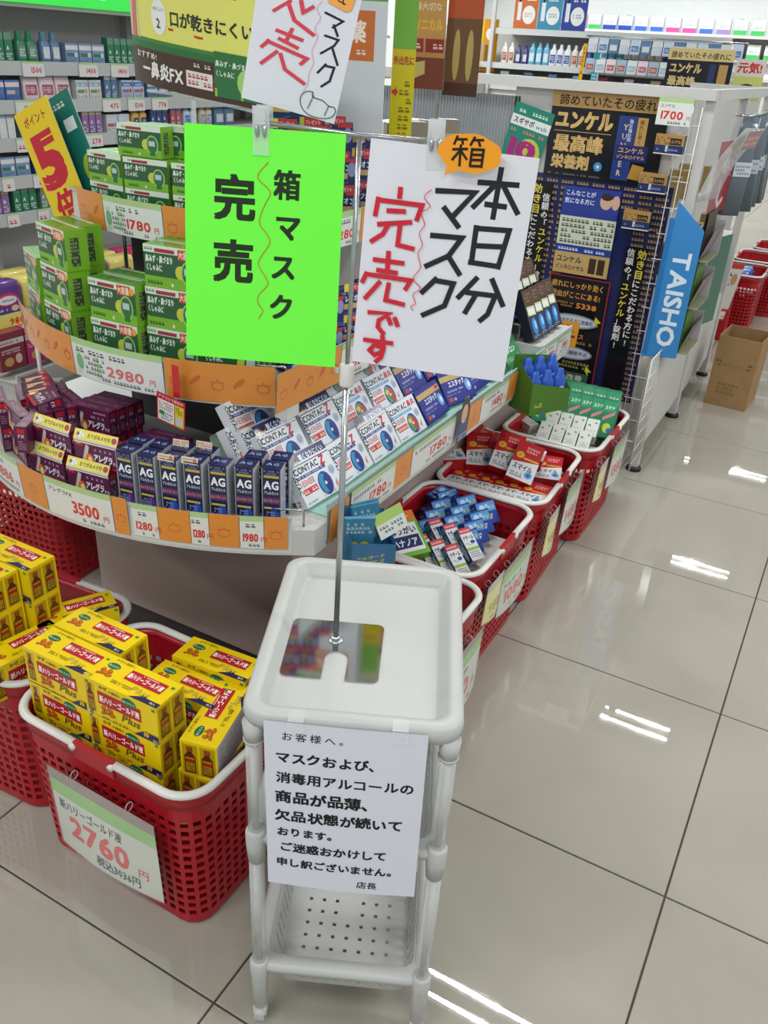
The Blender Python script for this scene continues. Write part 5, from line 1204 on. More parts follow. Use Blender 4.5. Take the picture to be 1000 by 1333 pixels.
for nm, pts, lb in (('poster_stand', [(-.345, 1.30, 1.068), (-.345, 1.30, 1.60), (-.30, 1.30, 1.60)], 'thin post rising from the top shelf behind the brown posters'), ('board_stand', [(-.335, 1.125, 1.068), (-.335, 1.125, 1.40)], 'thin post behind the narrow yellow board'), ('board_stand', [(-.46, .985, 1.068), (-.46, .985, 1.50)], 'thin post behind the white board with orange panel'), ('sign_support', [(-.80, .75, .8265), (-.80, .75, 1.02), (-.86, .735, 1.10)], 'thin post behind the slanted point signs')):
    tag(MB().tube(pts, .0045, 8).build(nm, M_METAL), lb, 'post')
# small bottles packs behind
def f_tea(c): c.r(0, 0, 50, 90, '#b8b0a0').r(0, 60, 50, 30, '#8f8474').mini(6, 10, 38, 40, '#4a3c34', 4)
TE = Proto(lambda: simple('beige_carton', 50, 40, 90, '#a09684', f_tea))
for i in range(4):
    for k in range(2):
        TE.put((-.36, 1.14 + .085 * i, 1.0685 + .0915 * k), (0, 0, R(40)), 'beige carton between the navy cartons and the posters, ' + ['lower', 'upper'][k] + ' layer, ' + ORD[i] + ' along', 'carton', 'beige cartons on the top shelf')

# ---------------------------------------------------------------- white gondola with the black posters
wg = tag(empty('wire_gondola', (0, 0, 0)), 'white end gondola with wire side, carrying black and gold posters', 'shelving')
MB().box(-.62, -.045, 2.50, 2.52, .06, 1.30).build('end_panel', M_GREY, wg)
MB().box(-1.75, -.60, 2.50, 2.512, .06, 1.27).build('corrugated_panel', M_CORR, wg)
m = MB()
for i in range(96): m.box(-1.75 + .012 * i, -1.7465 + .012 * i, 2.4955, 2.500, .06, 1.27)
tag(m.build('flute', M_CORR, wg), kind='stuff')
MB().box(-1.78, .06, 2.470, 2.535, 1.301, 1.333).build('top_rail', M_GREY, wg)
MB().box(-1.78, -.04, 2.49, 2.53, .02, .10).build('base_rail', M_GREY, wg)
MB().box(.030, .062, 2.484, 2.520, .018, 1.30).build('upright_post', M_GREY, wg)
MB().box(.030, .062, 3.160, 3.200, .018, 1.30).build('upright_post', M_GREY, wg)
MB().box(.030, .062, 3.860, 3.900, .018, 1.30).build('upright_post', M_GREY, wg)
for y in (2.50, 3.18, 3.88): MB().tube([(.046, y, 0), (.046, y, .012), (.046, y, .020)], [.030, .028, .012], 14).build('levelling_foot', M_RUB, wg)
MB().box(.040, .052, 2.52, 3.90, .10, .43).build('side_board', M_GREY, wg)
MB().box(-.02, .040, 2.53, 3.90, .06, .10).build('side_rail', M_GREY, wg)
MB().box(-.30, -.28, 2.53, 6.2, .05, 1.30).build('back_panel', M_GREY, wg)
m = MB()
for i in range(20): m.box(-.281, -.276, 2.60 + .18 * (i // 2) + .03 * (i % 2), 2.606 + .18 * (i // 2) + .03 * (i % 2), .5, 1.26, '#555')
MB().box(.030, .062, 2.536, 3.9, 1.301, 1.333).build('canopy_rail', M_GREY, wg); MB().box(-.30, .03, 3.86, 3.90, 1.301, 1.333).build('canopy_rail', M_GREY, wg)
# white wire side grid
m = MB()
for i in range(14): m.tube([(-.040 + .0 * i, 2.475, .12 + .085 * i), (.030, 2.475, .12 + .085 * i)], .0018, 5)
for i in range(3): m.tube([(-.030 + .028 * i, 2.475, .06), (-.030 + .028 * i, 2.475, 1.28)], .0018, 5)
m.build('end_wire', M_WHITEP, wg)
m = MB()
for i in range(8): m.tube([(.066, 2.30, .10 + .055 * i), (.066, 2.49, .10 + .055 * i)], .0014, 5)
for i in range(7): m.tube([(.066, 2.30 + .03 * i, .08), (.066, 2.30 + .03 * i, .50)], .0014, 5)
m.tube([(.066, 2.30, .08), (.066, 2.30, .50), (.066, 2.49, .50)], .003, 6); m.build('side_wire', M_WHITEP, wg)
# posters
cv = Cv().r(0, 0, 400, 275, '#15171c').r(0, 225, 400, 50, '#b9935a').t('諦めていたその疲れに', 24, 230, 36, '#2b2318', b=1.6, w=372, res=2)
cv.t('ユンケル', 18, 156, 62, '#c6a468', b=5, w=204, res=2).ln([(18, 150), (220, 150)], 1.6, '#c6a468').t('最高峰', 22, 84, 56, '#c6a468', b=5, w=178, res=2).t('栄養剤', 22, 30, 46, '#c6a468', b=5, w=138, res=2)
cv.e(192, 46, 15, 15, '#3a86c4', 18).e(192, 46, 6, 6, '#d8c890', 10).mini(14, 8, 190, 9, '#6a6a6a', 1)
cv.r(240, 12, 62, 200, '#2a3c78').t('YUNKER', 254, 192, 26, '#c6b48a', b=1.6, v=True, gap=.1).t('強壮強壮剤', 276, 204, 14, '#c9ccd8', b=1, v=True).r(304, 90, 34, 120, '#b08a50').t('疲れに効く', 312, 204, 15, '#2b2318', b=1.4, v=True).r(244, 74, 110, 50, '#252c60').t('ユンケル', 252, 98, 20, '#c6a468', b=2, w=90).t('ゾンネロイヤル', 250, 80, 14, '#c6a468', b=1.6, w=96).p([(300, 20), (340, 16), (352, 60), (310, 66)], '#a8803c')
panel('black_poster', cv, 400, 275, (-.478, 2.492, 1.025), (1, 0, 0), (0, 0, 1), 'black and gold poster with a gold band on top, on the white gondola end', 'poster', 'black and gold posters on the gondola end', th=.0015, back='#111')
cv = Cv().r(0, 0, 505, 770, '#222955')
for j in range(38):
    for i in range(9):
        if 60 < i * 56 < 420 and j < 34 and 120 < i * 56 < 380: continue
        cv.t('ユンケル', 6 + i * 56, 4 + j * 20, 12, '#a8864a', b=1.2, w=34, L=None) if False else cv.mini(6 + i * 56, 4 + j * 20, 44, 14, '#b08c4c', 1, .97)
def slogan(x, y, parts):
    for t_, c_, h_ in parts:
        cv.t(t_, x, y, h_, c_, b=2.2, v=True, gap=.02); y -= h_ * 1.02 * len(t_)
Wt, Ye = '#d3d3cf', '#d0bf4a'
for x, y, flip in ((14, 735, False), (388, 560, True)):
    cv.r(x, y - 515, 74, 520, '#121318')
    a_ = [('効き目', Ye, 34), ('にこだわる方に!', Wt, 30)]; b_ = [('信頼の「', Wt, 29), ('ユンケル', Ye, 31), ('」錠剤!', Wt, 29)]
    slogan(x + 3, y, b_ if flip else a_); slogan(x + 40, y - (30 if not flip else 0), a_ if flip else b_)
cv.r(130, 440, 205, 300, '#c6cdb4').r(130, 640, 205, 100, '#2c3e8c').t('こんなことが', 138, 708, 20, '#d8dcec', b=1.6, w=110).t('気になる方に', 138, 682, 20, '#d8dcec', b=1.6, w=110).e(288, 700, 22, 26, '#c9a48c').e(288, 716, 20, 12, '#3a2c28').e(322, 700, 14, 24, '#c9a48c')
cv.mini(140, 545, 190, 90, '#33404a', 5).r(130, 515, 205, 26, '#2c3e8c').mini(140, 520, 180, 14, '#d8dcec', 1).r(130, 440, 205, 74, '#b89a5c').t('ユンケル', 138, 478, 26, '#2a2a5a', b=3, w=96).t('ゾンネロイヤル', 138, 452, 20, '#2a2a5a', b=2, w=110).r(262, 450, 26, 54, '#3c2a24').r(294, 450, 26, 54, '#3c2a24')
cv.r(124, 20, 230, 412, '#8f2a2c').r(129, 24, 220, 404, '#14151b').t('疲れにしっかり効く', 136, 388, 26, '#c9923a', b=2, w=200).t('理由がここにある!', 136, 352, 26, '#c9923a', b=2, w=190).t('5338', 240, 316, 28, '#d8823a', b=3, w=80).mini(140, 318, 90, 22, '#a8803c', 2)
for y, t_ in ((270, '疲れやだるさに効果的'), (150, 'ストレス睡眠不足'),): cv.e(240, y, 92, 26, '#8a8f9c', 22).e(240, y, 84, 20, '#c9ced8', 22).t(t_, 165, y - 9, 18, '#27346e', b=2, w=150)
cv.t('ゴオウエキス', 150, 205, 22, '#d8823a', b=2, w=140).mini(150, 184, 180, 16, '#a8803c', 1).mini(150, 90, 180, 30, '#9a9a5c', 2).r(140, 36, 190, 40, '#3c5c50').t('疲れの改善', 150, 44, 24, '#c9d8c0', b=2, w=160).p([(320, 300), (344, 280), (330, 276), (334, 262), (318, 280)], '#c4c83a').p([(316, 110), (340, 90), (326, 86), (330, 72), (314, 90)], '#c4c83a')
panel('tall_black_poster', cv, 505, 770, (-.520, 2.494, .262), (1, 0, 0), (0, 0, 1), 'tall dark blue poster covered in gold patterned words, with two vertical slogans', 'poster', 'black and gold posters on the gondola end', th=.0015, back='#111')
def gb_front(c): c.r(0, 22, 92, 34, '#a8824a').r(0, 0, 92, 24, '#25305c').mini(5, 26, 42, 24, '#4a3414', 3).r(48, 26, 36, 20, '#2a1f1a').t('ユンケル', 50, 30, 12, '#c6a468', b=1.6, w=32).r(36, 5, 8, 18, '#c0c4d0').mini(8, 6, 70, 10, '#8a94c0', 1)
GBX = Proto(lambda: simple('gold_blue_carton', 92, 34, 56, '#25305c', gb_front, lambda t: t.r(0, 0, 92, 34, '#a8824a')))
for i, (x, z) in enumerate(((-.050, 1.140), (-.080, 1.018), (-.110, .895))):
    GBX.put((x, 2.462, z), (0, 0, 0), 'small gold and blue carton fixed beside the black poster, ' + ['uppermost', 'middle', 'lowest'][i] + ' of three', 'carton', 'gold and blue cartons beside the poster')
    tag(MB().box(x - .046, x + .046, 2.444, 2.492, z - .004, z - .0005).build('carton_ledge', M_WHITEP), 'thin white ledge under the ' + ['uppermost', 'middle', 'lowest'][i] + ' gold and blue carton', 'ledge', 'ledges on the gondola end')
panel('price_card', cv_price('1700', 'ユンケル', big=.42)(110, 80), 110, 80, (-.110, 2.455, 1.222), (1, 0, 0), (0, 0, 1), 'white and green price card reading 1700 at the top of the black poster', 'price card', GP)
cv = Cv().r(0, 0, 150, 190, '#1f7a66').mini(8, 160, 130, 16, '#c8dcd4', 1).r(0, 118, 150, 34, '#d3d8d6').t('スギサポ', 8, 124, 23, '#23282a', b=2.4, w=82).t('walk', 96, 124, 20, '#6a7478', b=1, w=46).mini(8, 96, 130, 16, '#c8746a', 1).e(96, 40, 46, 50, '#b8b83a').t('10', 20, 6, 84, '#9c2470', b=8, w=110, res=2)
panel('teal_poster', cv, 150, 190, (-.650, 2.488, 1.070), (.97, 0, -.22), (.22, 0, .97), 'tilted teal poster with a large magenta 10 on the corrugated panel', 'poster', th=.0015)
# yellow card box at the foot of the poster
cv = Cv().r(0, 0, 78, 92, '#c98a2c').mini(16, 50, 50, 34, '#8a5a1c', 2).r(14, 34, 56, 10, '#8a2c2c')
panel('yellow_card', cv, 78, 92, (-.300, 2.34, .470), (.95, .2, 0), (0, .2, 1), 'yellow folded card standing at the foot of the tall dark poster', 'card', th=.012, back='#b07a28')
tag(MB().tube([(-.262, 2.352, .472), (-.262, 2.44, .46), (-.262, 2.49, .45)], .003, 6).build('card_arm', M_METAL), 'thin arm holding the yellow folded card to the gondola end', 'bracket')
# leaflet dispenser
ld = tag(empty('leaflet_dispenser', (0, 0, 0)), 'blue leaflet dispenser with tall white capital lettering on the corner of the white gondola', 'leaflet dispenser')
m = MB(); A = [(-.003, .465), (.120, .480), (.120, .915), (.020, 1.000)]
f_ = [(x, 2.440, z) for x, z in A]; g_ = [(x, 2.446, z) for x, z in A]
m.add(f_ + g_, [(0, 1, 2, 3), (7, 6, 5, 4), (0, 4, 5, 1), (1, 5, 6, 2), (2, 6, 7, 3), (3, 7, 4, 0)], '#3b86c4')
m.place(Cv().r(0, 0, 18, 470, '#2c74b6').t('TAISHO', 30, 366, 82, '#d8e6f2', b=3, rot=-90, w=330, res=2), lambda x, y, o: (.000 + x + .03 * y * .1, 2.4398 - o, .475 + y))
m.build('side_panel', M_LAMI, ld)
for k, (z, c_) in enumerate(((.50, '#8a9a5a'), (.66, '#a3a05c'), (.82, '#9a9a60'))):
    m = MB(); m.box(.104, .108, 2.45, 2.66, z, z + .11, '#b9b2b4').box(.104, .150, 2.655, 2.66, z, z + .11, '#b9b2b4').box(.066, .150, 2.45, 2.66, z - .004, z, '#8a8f6a')
    m.add([(.120, 2.447, z), (.120, 2.66, z), (.152, 2.447, z + .10), (.152, 2.66, z + .10)], [(0, 1, 3, 2), (2, 3, 1, 0)], '#c0b0b8'); m.build('pocket', M_LAMI, ld)
    for i in range(2):
        lf = MB().box(.110 + .010 * i, .113 + .010 * i, 2.46, 2.62, z + .002, z + .150, ['#c9c88a', '#5b7a3c'][i] if k != 2 else '#4a4436').build('leaflet', M_PAPER, ld)
MB().box(.0625, .066, 2.448, 2.66, .47, .90, '#3b7a50').build('back_board', M_LAMI, ld)
# curved clear visor and green panel
vs = tag(MB().loft([[(.070 + .10 * t - .02 * math.sin(t * 3), 2.46 + .05 * t, 1.00 + .23 * t), (.095 + .10 * t - .02 * math.sin(t * 3), 2.72 + .05 * t, .99 + .23 * t)] for t in [i / 8 for i in range(9)]], '#999', True, False).build('clear_visor', M_TUBE), 'clear curved visor leaning out above the blue dispenser', 'visor')
sd = vs.modifiers.new('thick', 'SOLIDIFY'); sd.thickness = .002
panel('visor_card', Cv().r(0, 0, 200, 60, '#9a6a68').mini(10, 10, 170, 34, '#c9a8a4', 2), 200, 60, (.162, 2.50, 1.165), (.1, 1, 0), (.3, 0, 1), 'brown red header card on the clear visor', 'card')
panel('green_board', Cv().r(0, 0, 180, 330, '#1c5a44'), 180, 330, (.110, 2.74, .52), (.25, 1, 0), (.0, 0, 1), 'dark green board hanging behind the blue dispenser', 'board')
tag(MB().box(.062, .12, 2.76, 2.775, .80, .815).build('board_bracket', M_METAL), 'metal bracket holding the dark green board', 'bracket')
panel('red_sign', Cv().r(0, 0, 200, 240, '#8f2222').t('る', 60, 120, 105, '#c9bab6', b=4).t('し', 60, 8, 105, '#c9bab6', b=4), 200, 240, (.066, 2.74, .93), (.14, .99, 0), (0, 0, 1), 'red sign with white curved letters on the aisle side of the white gondola', 'sign')
for i in range(3):
    for j in range(4):
        c_ = ['#8f7a52', '#c9a85a', '#7a5a44', '#a8a49a'][(i + j) % 4]
        if i == 0 and j == 0: BKX = Proto(lambda: simple('box_bundle', 60, 60, 110, '#8f7a4c', lambda c: c.mini(8, 10, 44, 90, '#4a3c24', 7)))
        BKX.put((-.20 + .07 * i, 2.75 + .30 * j, .90 if i < 2 else .70), (0, 0, R(90)), 'small ochre carton on the white gondola side, ' + ORD[i] + ' file, ' + ORD[j] + ' along the aisle', 'carton', 'ochre cartons on the gondola side')
MB().box(-.275, -.09, 2.55, 4.0, .888, .899).build('side_shelf', M_GREY, wg); MB().box(-.09, .03, 2.55, 4.0, .688, .699).build('side_shelf', M_GREY, wg)
# hanging bags on the side
def bag():
    m = MB().loft([[(x * s, y * s2, z) for x, y in rrect(-.04, .04, -.02, .02, .012, 3)] for z, s, s2 in ((-.34, .8, .5), (-.34, 1, 1), (-.20, .95, 1.2), (-.06, .9, .7), (0, .85, .15))], '#5f6973', True, True, (True, True))
    m.place(Cv().r(0, 0, 70, 50, '#c0c6cc').mini(5, 6, 60, 36, '#5a6470', 3), lambda x, y, o: (-.035 + x, -.026 - o, -.20 + y)); return m.build('hanging_bag', M_LAMI)
BGp = Proto(bag)
for i in range(5):
    for k in range(2):
        if k: continue
        BGp.put((.108 + rnd.uniform(-.012, .012), 2.98 + .15 * i, 1.245), (R(rnd.uniform(-3, 3)), R(rnd.uniform(-4, 4)), R(rnd.uniform(-25, 40))), 'grey film bag hanging on the gondola side, ' + ['upper', 'lower'][k] + ' file, ' + ORD[i] + ' along the aisle', 'bag', 'grey film bags')
tag(MB().tube([(.064, 2.92, 1.25), (.115, 2.92, 1.25), (.115, 3.70, 1.25), (.064, 3.70, 1.25)], .004, 6).build('hanging_rail', M_METAL), 'steel rail carrying the grey film bags', 'rail')
# poster twin further on
cv = Cv().r(0, 0, 300, 170, '#15171c').r(0, 122, 300, 48, '#cdb57c').t('諦めていたその疲れに', 14, 128, 30, '#2b2318', b=1.6, w=272, res=1).t('ユンケル', 14, 66, 46, '#c9b27a', b=4, w=150).t('最高峰', 14, 14, 42, '#c9b27a', b=4, w=130).r(196, 0, 30, 110, '#2a3460').r(240, 20, 40, 90, '#b08a50')
panel('black_poster', cv, 300, 175, (-.455, 4.0, 1.300), (1, 0, 0), (0, 0, 1), 'smaller black and gold poster standing further back above the gondola top', 'poster', 'black and gold posters on the gondola end')
cv = Cv().r(0, 0, 130, 170, '#b9bf6a').r(0, 100, 130, 70, '#c9c4bc').t('元気!', 8, 112, 46, '#b8302c', b=4, w=110).e(66, 30, 30, 34, '#d2a88c').e(66, 56, 30, 14, '#3a2c28')
panel('small_poster', cv, 130, 170, (-.145, 4.02, 1.270), (1, 0, 0), (0, 0, 1), 'small poster with red lettering and a face, beside the far black poster', 'poster')
# cardboard box on the floor
cb = tag(empty('cardboard_box', (.236, 3.56, 0), (0, 0, R(-4))), 'open brown cardboard box standing on the aisle floor', 'box')
m = MB(); w_, d_, h_ = .092, .11, .33
for s_ in (-1, 1): m.box(s_ * w_ - .002, s_ * w_ + .002, -d_, d_, 0, h_, '#9c7b52')
for s_ in (-1, 1): m.box(-w_, w_, s_ * d_ - .002, s_ * d_ + .002, 0, h_, '#9c7b52')
m.box(-w_, w_, -d_, d_, 0, .004); m.build('box_wall', M_BOARD, cb)
MB().on(Cv().mini(10, 190, 22, 34, '#4f3f2c', 2).mini(150, 190, 22, 34, '#4f3f2c', 2).mini(40, 60, 90, 60, '#7a6040', 3), (-w_, -d_ - .0025, 0), (1, 0, 0), (0, 0, 1)).build('printed_mark', M_PAPER, cb)
MB().box(-w_ - .004, w_ + .004, -d_ - .0035, -d_ - .0022, .20, .205, '#7a6040').build('crease', M_BOARD, cb)
# 398 stand down the aisle
cv = Cv().r(0, 0, 120, 330, '#cfcac4').r(0, 0, 120, 70, '#b8382e').r(8, 10, 104, 44, '#ddd8d0').t('398', 12, 16, 34, '#c23a2e', b=4, w=76).t('円', 94, 16, 16, '#c23a2e', b=2).r(0, 300, 120, 30, '#b8382e').mini(14, 90, 60, 190, '#3a3634', 7).e(90, 240, 16, 34, '#b88a6a')
panel('price_board', cv, 120, 330, (-.105, 4.55, .12), (.9, .25, 0), (.12, 0, 1), 'white and red board reading 398 down the aisle', 'price board')
tag(MB().box(-.09, .02, 4.60, 4.74, 0, .40).build('floor_crate', M_RED), 'red crate behind the 398 board', 'crate')

# ---------------------------------------------------------------- medicine wall along the far side
PAL = ['#c9ccd0', '#7a8fb8', '#4a6fae', '#b8c6d8', '#a85a6a', '#2f7a5a', '#c9b89a', '#8a6a9c', '#d0d4d4', '#5a7a9c', '#b0543c', '#9ab0c4', '#6a8f7a', '#d8c8cc', '#3a4a7c', '#c9a24a']
_pk = {}
def pack(kind, ci):
    """small retail pack seen from afar: carton, pillbox, pouch or bottle"""
    if (kind, ci) in _pk: return _pk[(kind, ci)]
    a, b_ = PAL[ci], PAL[(ci * 5 + 3) % len(PAL)]; q = 'e' + str(ci)
    def mk():
        r2 = random.Random(ci * 7 + len(kind))
        if kind == 'medicine_carton':
            def f(c): c.r(0, 52, 70, 18, b_).r(6, 26, 40, 14, PAL[(ci + 4) % 16]).mini(6, 54, 50, 12, '#e0e0e0', 1).mini(6, 8, 56, 14, '#505868', 2).e(56, 34, 8, 10, PAL[(ci + 7) % 16], 10)
            return simple(kind, 70, 40, 78, a, f, lambda t: t.mini(6, 8, 50, 22, '#707888', 2))
        if kind == 'slim_carton':
            def f(c): c.r(0, 80, 36, 24, b_).t('A', 6, 40, 22, '#e0e0e0', b=2).mini(4, 8, 28, 26, '#e0e4e8', 3)
            return simple(kind, 36, 36, 106, a, f, lambda t: t.r(3, 3, 30, 30, b_))
        if kind == 'pouch_pack':
            m = MB().loft([[(x * s, y * s2, z) for x, y in rrect(-.04, .04, -.014, .014, .008, 2)] for z, s, s2 in ((0, .95, .8), (.01, 1, 1), (.06, 1, .9), (.10, .98, .25))], a, False, True, (True, True))
            m.place(Cv().r(0, 0, 56, 40, b_).mini(4, 8, 46, 24, '#e0e4e8', 3), lambda x, y, o: (-.028 + x, -.0145 - o, .02 + y)); return m.build(kind, M_LAMI)
        m = MB().loft([[(x * s, y * s, z) for x, y in rrect(-.024, .024, -.018, .018, .012, 3)] for z, s in ((0, .96), (.004, 1), (.075, 1), (.086, .6), (.088, .5), (.112, .5), (.114, .4))], a, True, True, (True, True))
        m.place(Cv().r(0, 0, 34, 44, b_).mini(3, 6, 28, 30, '#e0e4e8', 3), lambda x, y, o: (-.017 + x, -.0181 - o, .016 + y)); return m.build(kind, M_CARD)
    _pk[(kind, ci)] = Proto(mk); return _pk[(kind, ci)]
KW = {'medicine_carton': 'medicine carton', 'slim_carton': 'slim medicine carton', 'pouch_pack': 'film pouch', 'small_bottle': 'small bottle'}
CN_ = {'#c9ccd0': 'pale grey', '#7a8fb8': 'soft blue', '#4a6fae': 'blue', '#b8c6d8': 'pale blue', '#a85a6a': 'rose', '#2f7a5a': 'green', '#c9b89a': 'cream', '#8a6a9c': 'violet', '#d0d4d4': 'whitish', '#5a7a9c': 'slate blue', '#b0543c': 'rust', '#9ab0c4': 'grey blue', '#6a8f7a': 'sage', '#d8c8cc': 'pinkish', '#3a4a7c': 'navy', '#c9a24a': 'ochre'}
ms = tag(empty('medicine_shelving', (0, 0, 0)), 'long white shelving of small medicines beyond the round display', 'shelving')
LX = -2.6; Y0, Y1 = 1.45, 5.2
LZ = [(1.262, 'top'), (1.120, 'second'), (.978, 'third'), (.832, 'fourth'), (.688, 'fifth')]
MB().box(LX - .38, LX - .34, Y0, Y1, .05, 1.55).build('back_panel', M_GREY, ms)
for z, nm in LZ:
    MB().box(LX - .34, LX, Y0, Y1, z - .022, z).build('shelf_board', M_GREY, ms)
    MB().box(LX, LX + .004, Y0, Y1, z - .046, z + .006, '#b4b8b8').build('price_rail', M_PLAS, ms)
MB().box(LX - .34, LX + .34, Y0, Y1, .36, .39).build('shelf_board', M_GREY, ms)
MB().box(LX + .34, LX + .345, Y0, Y1, .345, .395, '#b4b8b8').build('price_rail', M_PLAS, ms)
MB().box(LX - .34, LX + .46, Y0, Y1, .16, .17).build('shelf_board', M_GREY, ms)
MB().box(LX - .34, LX + .44, Y0 + .02, Y1, 0, .16).build('kickboard', M_GREY, ms)
for y in (2.05, 3.0, 3.95, 4.9): MB().box(LX - .34, LX - .30, y - .012, y + .012, .2, 1.46).build('upright', M_GREY, ms)
MB().box(LX - .36, LX - .02, Y0, Y1, 1.46, 1.475).build('canopy_board', M_GREY, ms)
cv = Cv().r(0, 0, 2400, 190, '#35d44c', nx=2).t('いフッドナリン', 330, 30, 130, '#e8f4ea', b=6, w=1150, res=2)
sg = panel('header_sign', cv, 2400, 190, (LX + .01, 1.50, 1.475), (0, 1, 0), (0, 0, 1), 'long lit green header sign with white lettering over the medicine shelving', 'sign', th=.03, back='#35d44c', m_=M_LITSIGN)
rr = random.Random(11)
kinds = list(KW)
for li, (z, nm) in enumerate(LZ):
    y = 1.80; n = 0
    while y < 3.45:
        kind = kinds[rr.randrange(4)]; ci = rr.randrange(16); run = rr.choice((2, 2, 3)); wd = {'medicine_carton': .076, 'slim_carton': .041, 'pouch_pack': .086, 'small_bottle': .052}[kind]
        if li == 0 and 2.32 < y < 2.6: kind, ci, run, wd = 'slim_carton', 5, 4, .041
        for i in range(run):
            lbl = CN_[PAL[ci]] + ' ' + KW[kind] + ' on the ' + nm + ' shelf of the medicine wall, ' + ORD[n] + ' from the frame edge'
            pack(kind, ci).put((LX - .035, y + wd / 2, z + .0005), (0, 0, R(90)), lbl, 'pack', 'small packs on the medicine wall, ' + nm + ' shelf'); n += 1; y += wd
        y += .02
for li, (z, nm) in enumerate(LZ):
    PR = [('1500', 2.06), ('1400', 2.36), ('1400', 2.55)] if li == 0 else [('1200', 2.0), ('475', 2.48), ('1500', 2.64), ('778', 2.8)] if li == 1 else [('', 1.98), ('278', 2.35), ('278', 2.55), ('278', 2.74)] if li == 2 else [('', 1.88), ('', 2.04), ('', 2.2), ('', 2.36)]
    for i, (p, y) in enumerate(PR):
        w_ = 110 if li < 3 else 60
        cvp = Cv().r(0, 0, w_, 56, '#d3d5d3').r(0, 48, w_, 8, '#a9c98a').t(p, w_ * .4, 10, 30, '#c23a42', b=2.4, w=w_ * .5) if p else Cv().r(0, 0, w_, 56, '#d3d5d3').r(0, 48, w_, 8, '#a9c98a').mini(8, 8, 44, 24, '#c23a42', 1)
        panel('price_card', cvp, w_, 56, (LX + .008, y, z - .050), (0, 1, 0), (0, 0, 1), 'small white price card on the ' + nm + ' rail of the medicine wall, ' + ORD[i] + ' from the frame edge', 'price card', 'price cards on the medicine wall', th=.001)
# sanitary packs on the deep lower shelves
def spk(a, b_):
    m = MB().loft([[(x * s, y * s2, z) for x, y in rrect(-.075, .075, -.045, .045, .018, 3)] for z, s, s2 in ((0, .96, .9), (.012, 1, 1), (.10, 1, 1), (.118, .96, .8), (.122, .8, .5))], a, True, True, (True, True))
    m.place(Cv().e(66, 55, 50, 26, b_, 20).e(66, 52, 44, 17, '#d8d4d8', 20).mini(34, 46, 64, 12, '#5a4a5a', 1).e(96, 18, 18, 12, '#d8b0a0', 12).mini(20, 10, 40, 14, '#d8c8d4', 1), lambda x, y, o: (-.066 + x, -.0452 - o, y)); return m.build('sanitary_pack', M_LAMI)
SK = [Proto(lambda: spk('#5b3a7c', '#b83a5c')), Proto(lambda: spk('#d0bf6a', '#c23a5c')), Proto(lambda: spk('#b02a5c', '#c8486c'))]
nm_ = ['purple', 'pale yellow', 'crimson']
for i in range(6):
    for j in range(2):
        for k in range(1 + (j == 0 and False)):
            SK[i % 3].put((LX + .27 - .10 * j, 1.58 + .158 * i, .3905), (0, 0, R(90)), nm_[i % 3] + ' soft sanitary pack on the deep shelf, ' + ['near', 'rear'][j] + ' file, ' + ORD[i] + ' from the frame edge', 'pack', 'soft packs on the deep shelf')
panel('price_card', Cv().r(0, 0, 150, 62, '#d8cf6a').t('980', 50, 14, 38, '#c2402c', b=3, w=70).t('円', 124, 14, 16, '#c2402c', b=1).mini(10, 12, 34, 30, '#6a6040', 2), 150, 62, (LX + .349, 1.50, .338), (0, 1, 0), (0, 0, 1), 'yellow price card reading 980 under the soft sanitary packs', 'price card', 'price cards on the medicine wall', th=.001)
def lowpk(a): return simple('upright_pack', 120, 60, 150, a, lambda c: c.r(0, 100, 120, 22, '#c9c0c4').mini(8, 104, 100, 14, '#8a3a4a', 1).e(40, 34, 22, 18, '#c29a5a', 14).e(86, 40, 16, 20, '#d8b8b0' if a != '#b02f6c' else '#4a8fc8', 14).mini(10, 66, 90, 20, '#e0d4d8', 2))
LP = [Proto(lambda: lowpk('#7c2f3c')), Proto(lambda: lowpk('#b02f6c')), Proto(lambda: lowpk('#3f6cae'))]
for i in range(6):
    LP[[0, 1, 2][i % 3]].put((LX + .37, 1.50 + .128 * i, .2005), (0, 0, R(90)), ['dark red', 'magenta', 'blue'][i % 3] + ' upright pack on the lowest shelf of the medicine wall, ' + ORD[i] + ' from the frame edge', 'pack', 'upright packs on the lowest shelf')
MB().box(LX + .46, LX + .466, Y0, Y1, .13, .20, '#c4c8c8').build('price_rail', M_PLAS, ms)
# low rack with magazines-like trays between medicine wall and display
lr = tag(empty('low_rack', (0, 0, 0)), 'low white wire rack of flat trays between the display and the medicine wall', 'rack')
for i in range(3): MB().box(-2.02 + .17 * i, -1.86 + .17 * i, 1.42, 1.95, .42 - .07 * i, .43 - .07 * i).build('rack_tray', M_GREY, lr); MB().box(-1.862 + .17 * i, -1.856 + .17 * i, 1.42, 1.95, .40 - .07 * i, .45 - .07 * i, '#c9cccc').build('rack_lip', M_PLAS, lr)
for y in (1.44, 1.93):
    MB().tube([(-1.98, y, 0), (-1.98, y, .42)], .008, 8).tube([(-1.56, y, 0), (-1.56, y, .28)], .008, 8).tube([(-1.98, y, .42), (-1.50, y, .27)], .006, 8).build('rack_leg', M_WHITEP, lr)

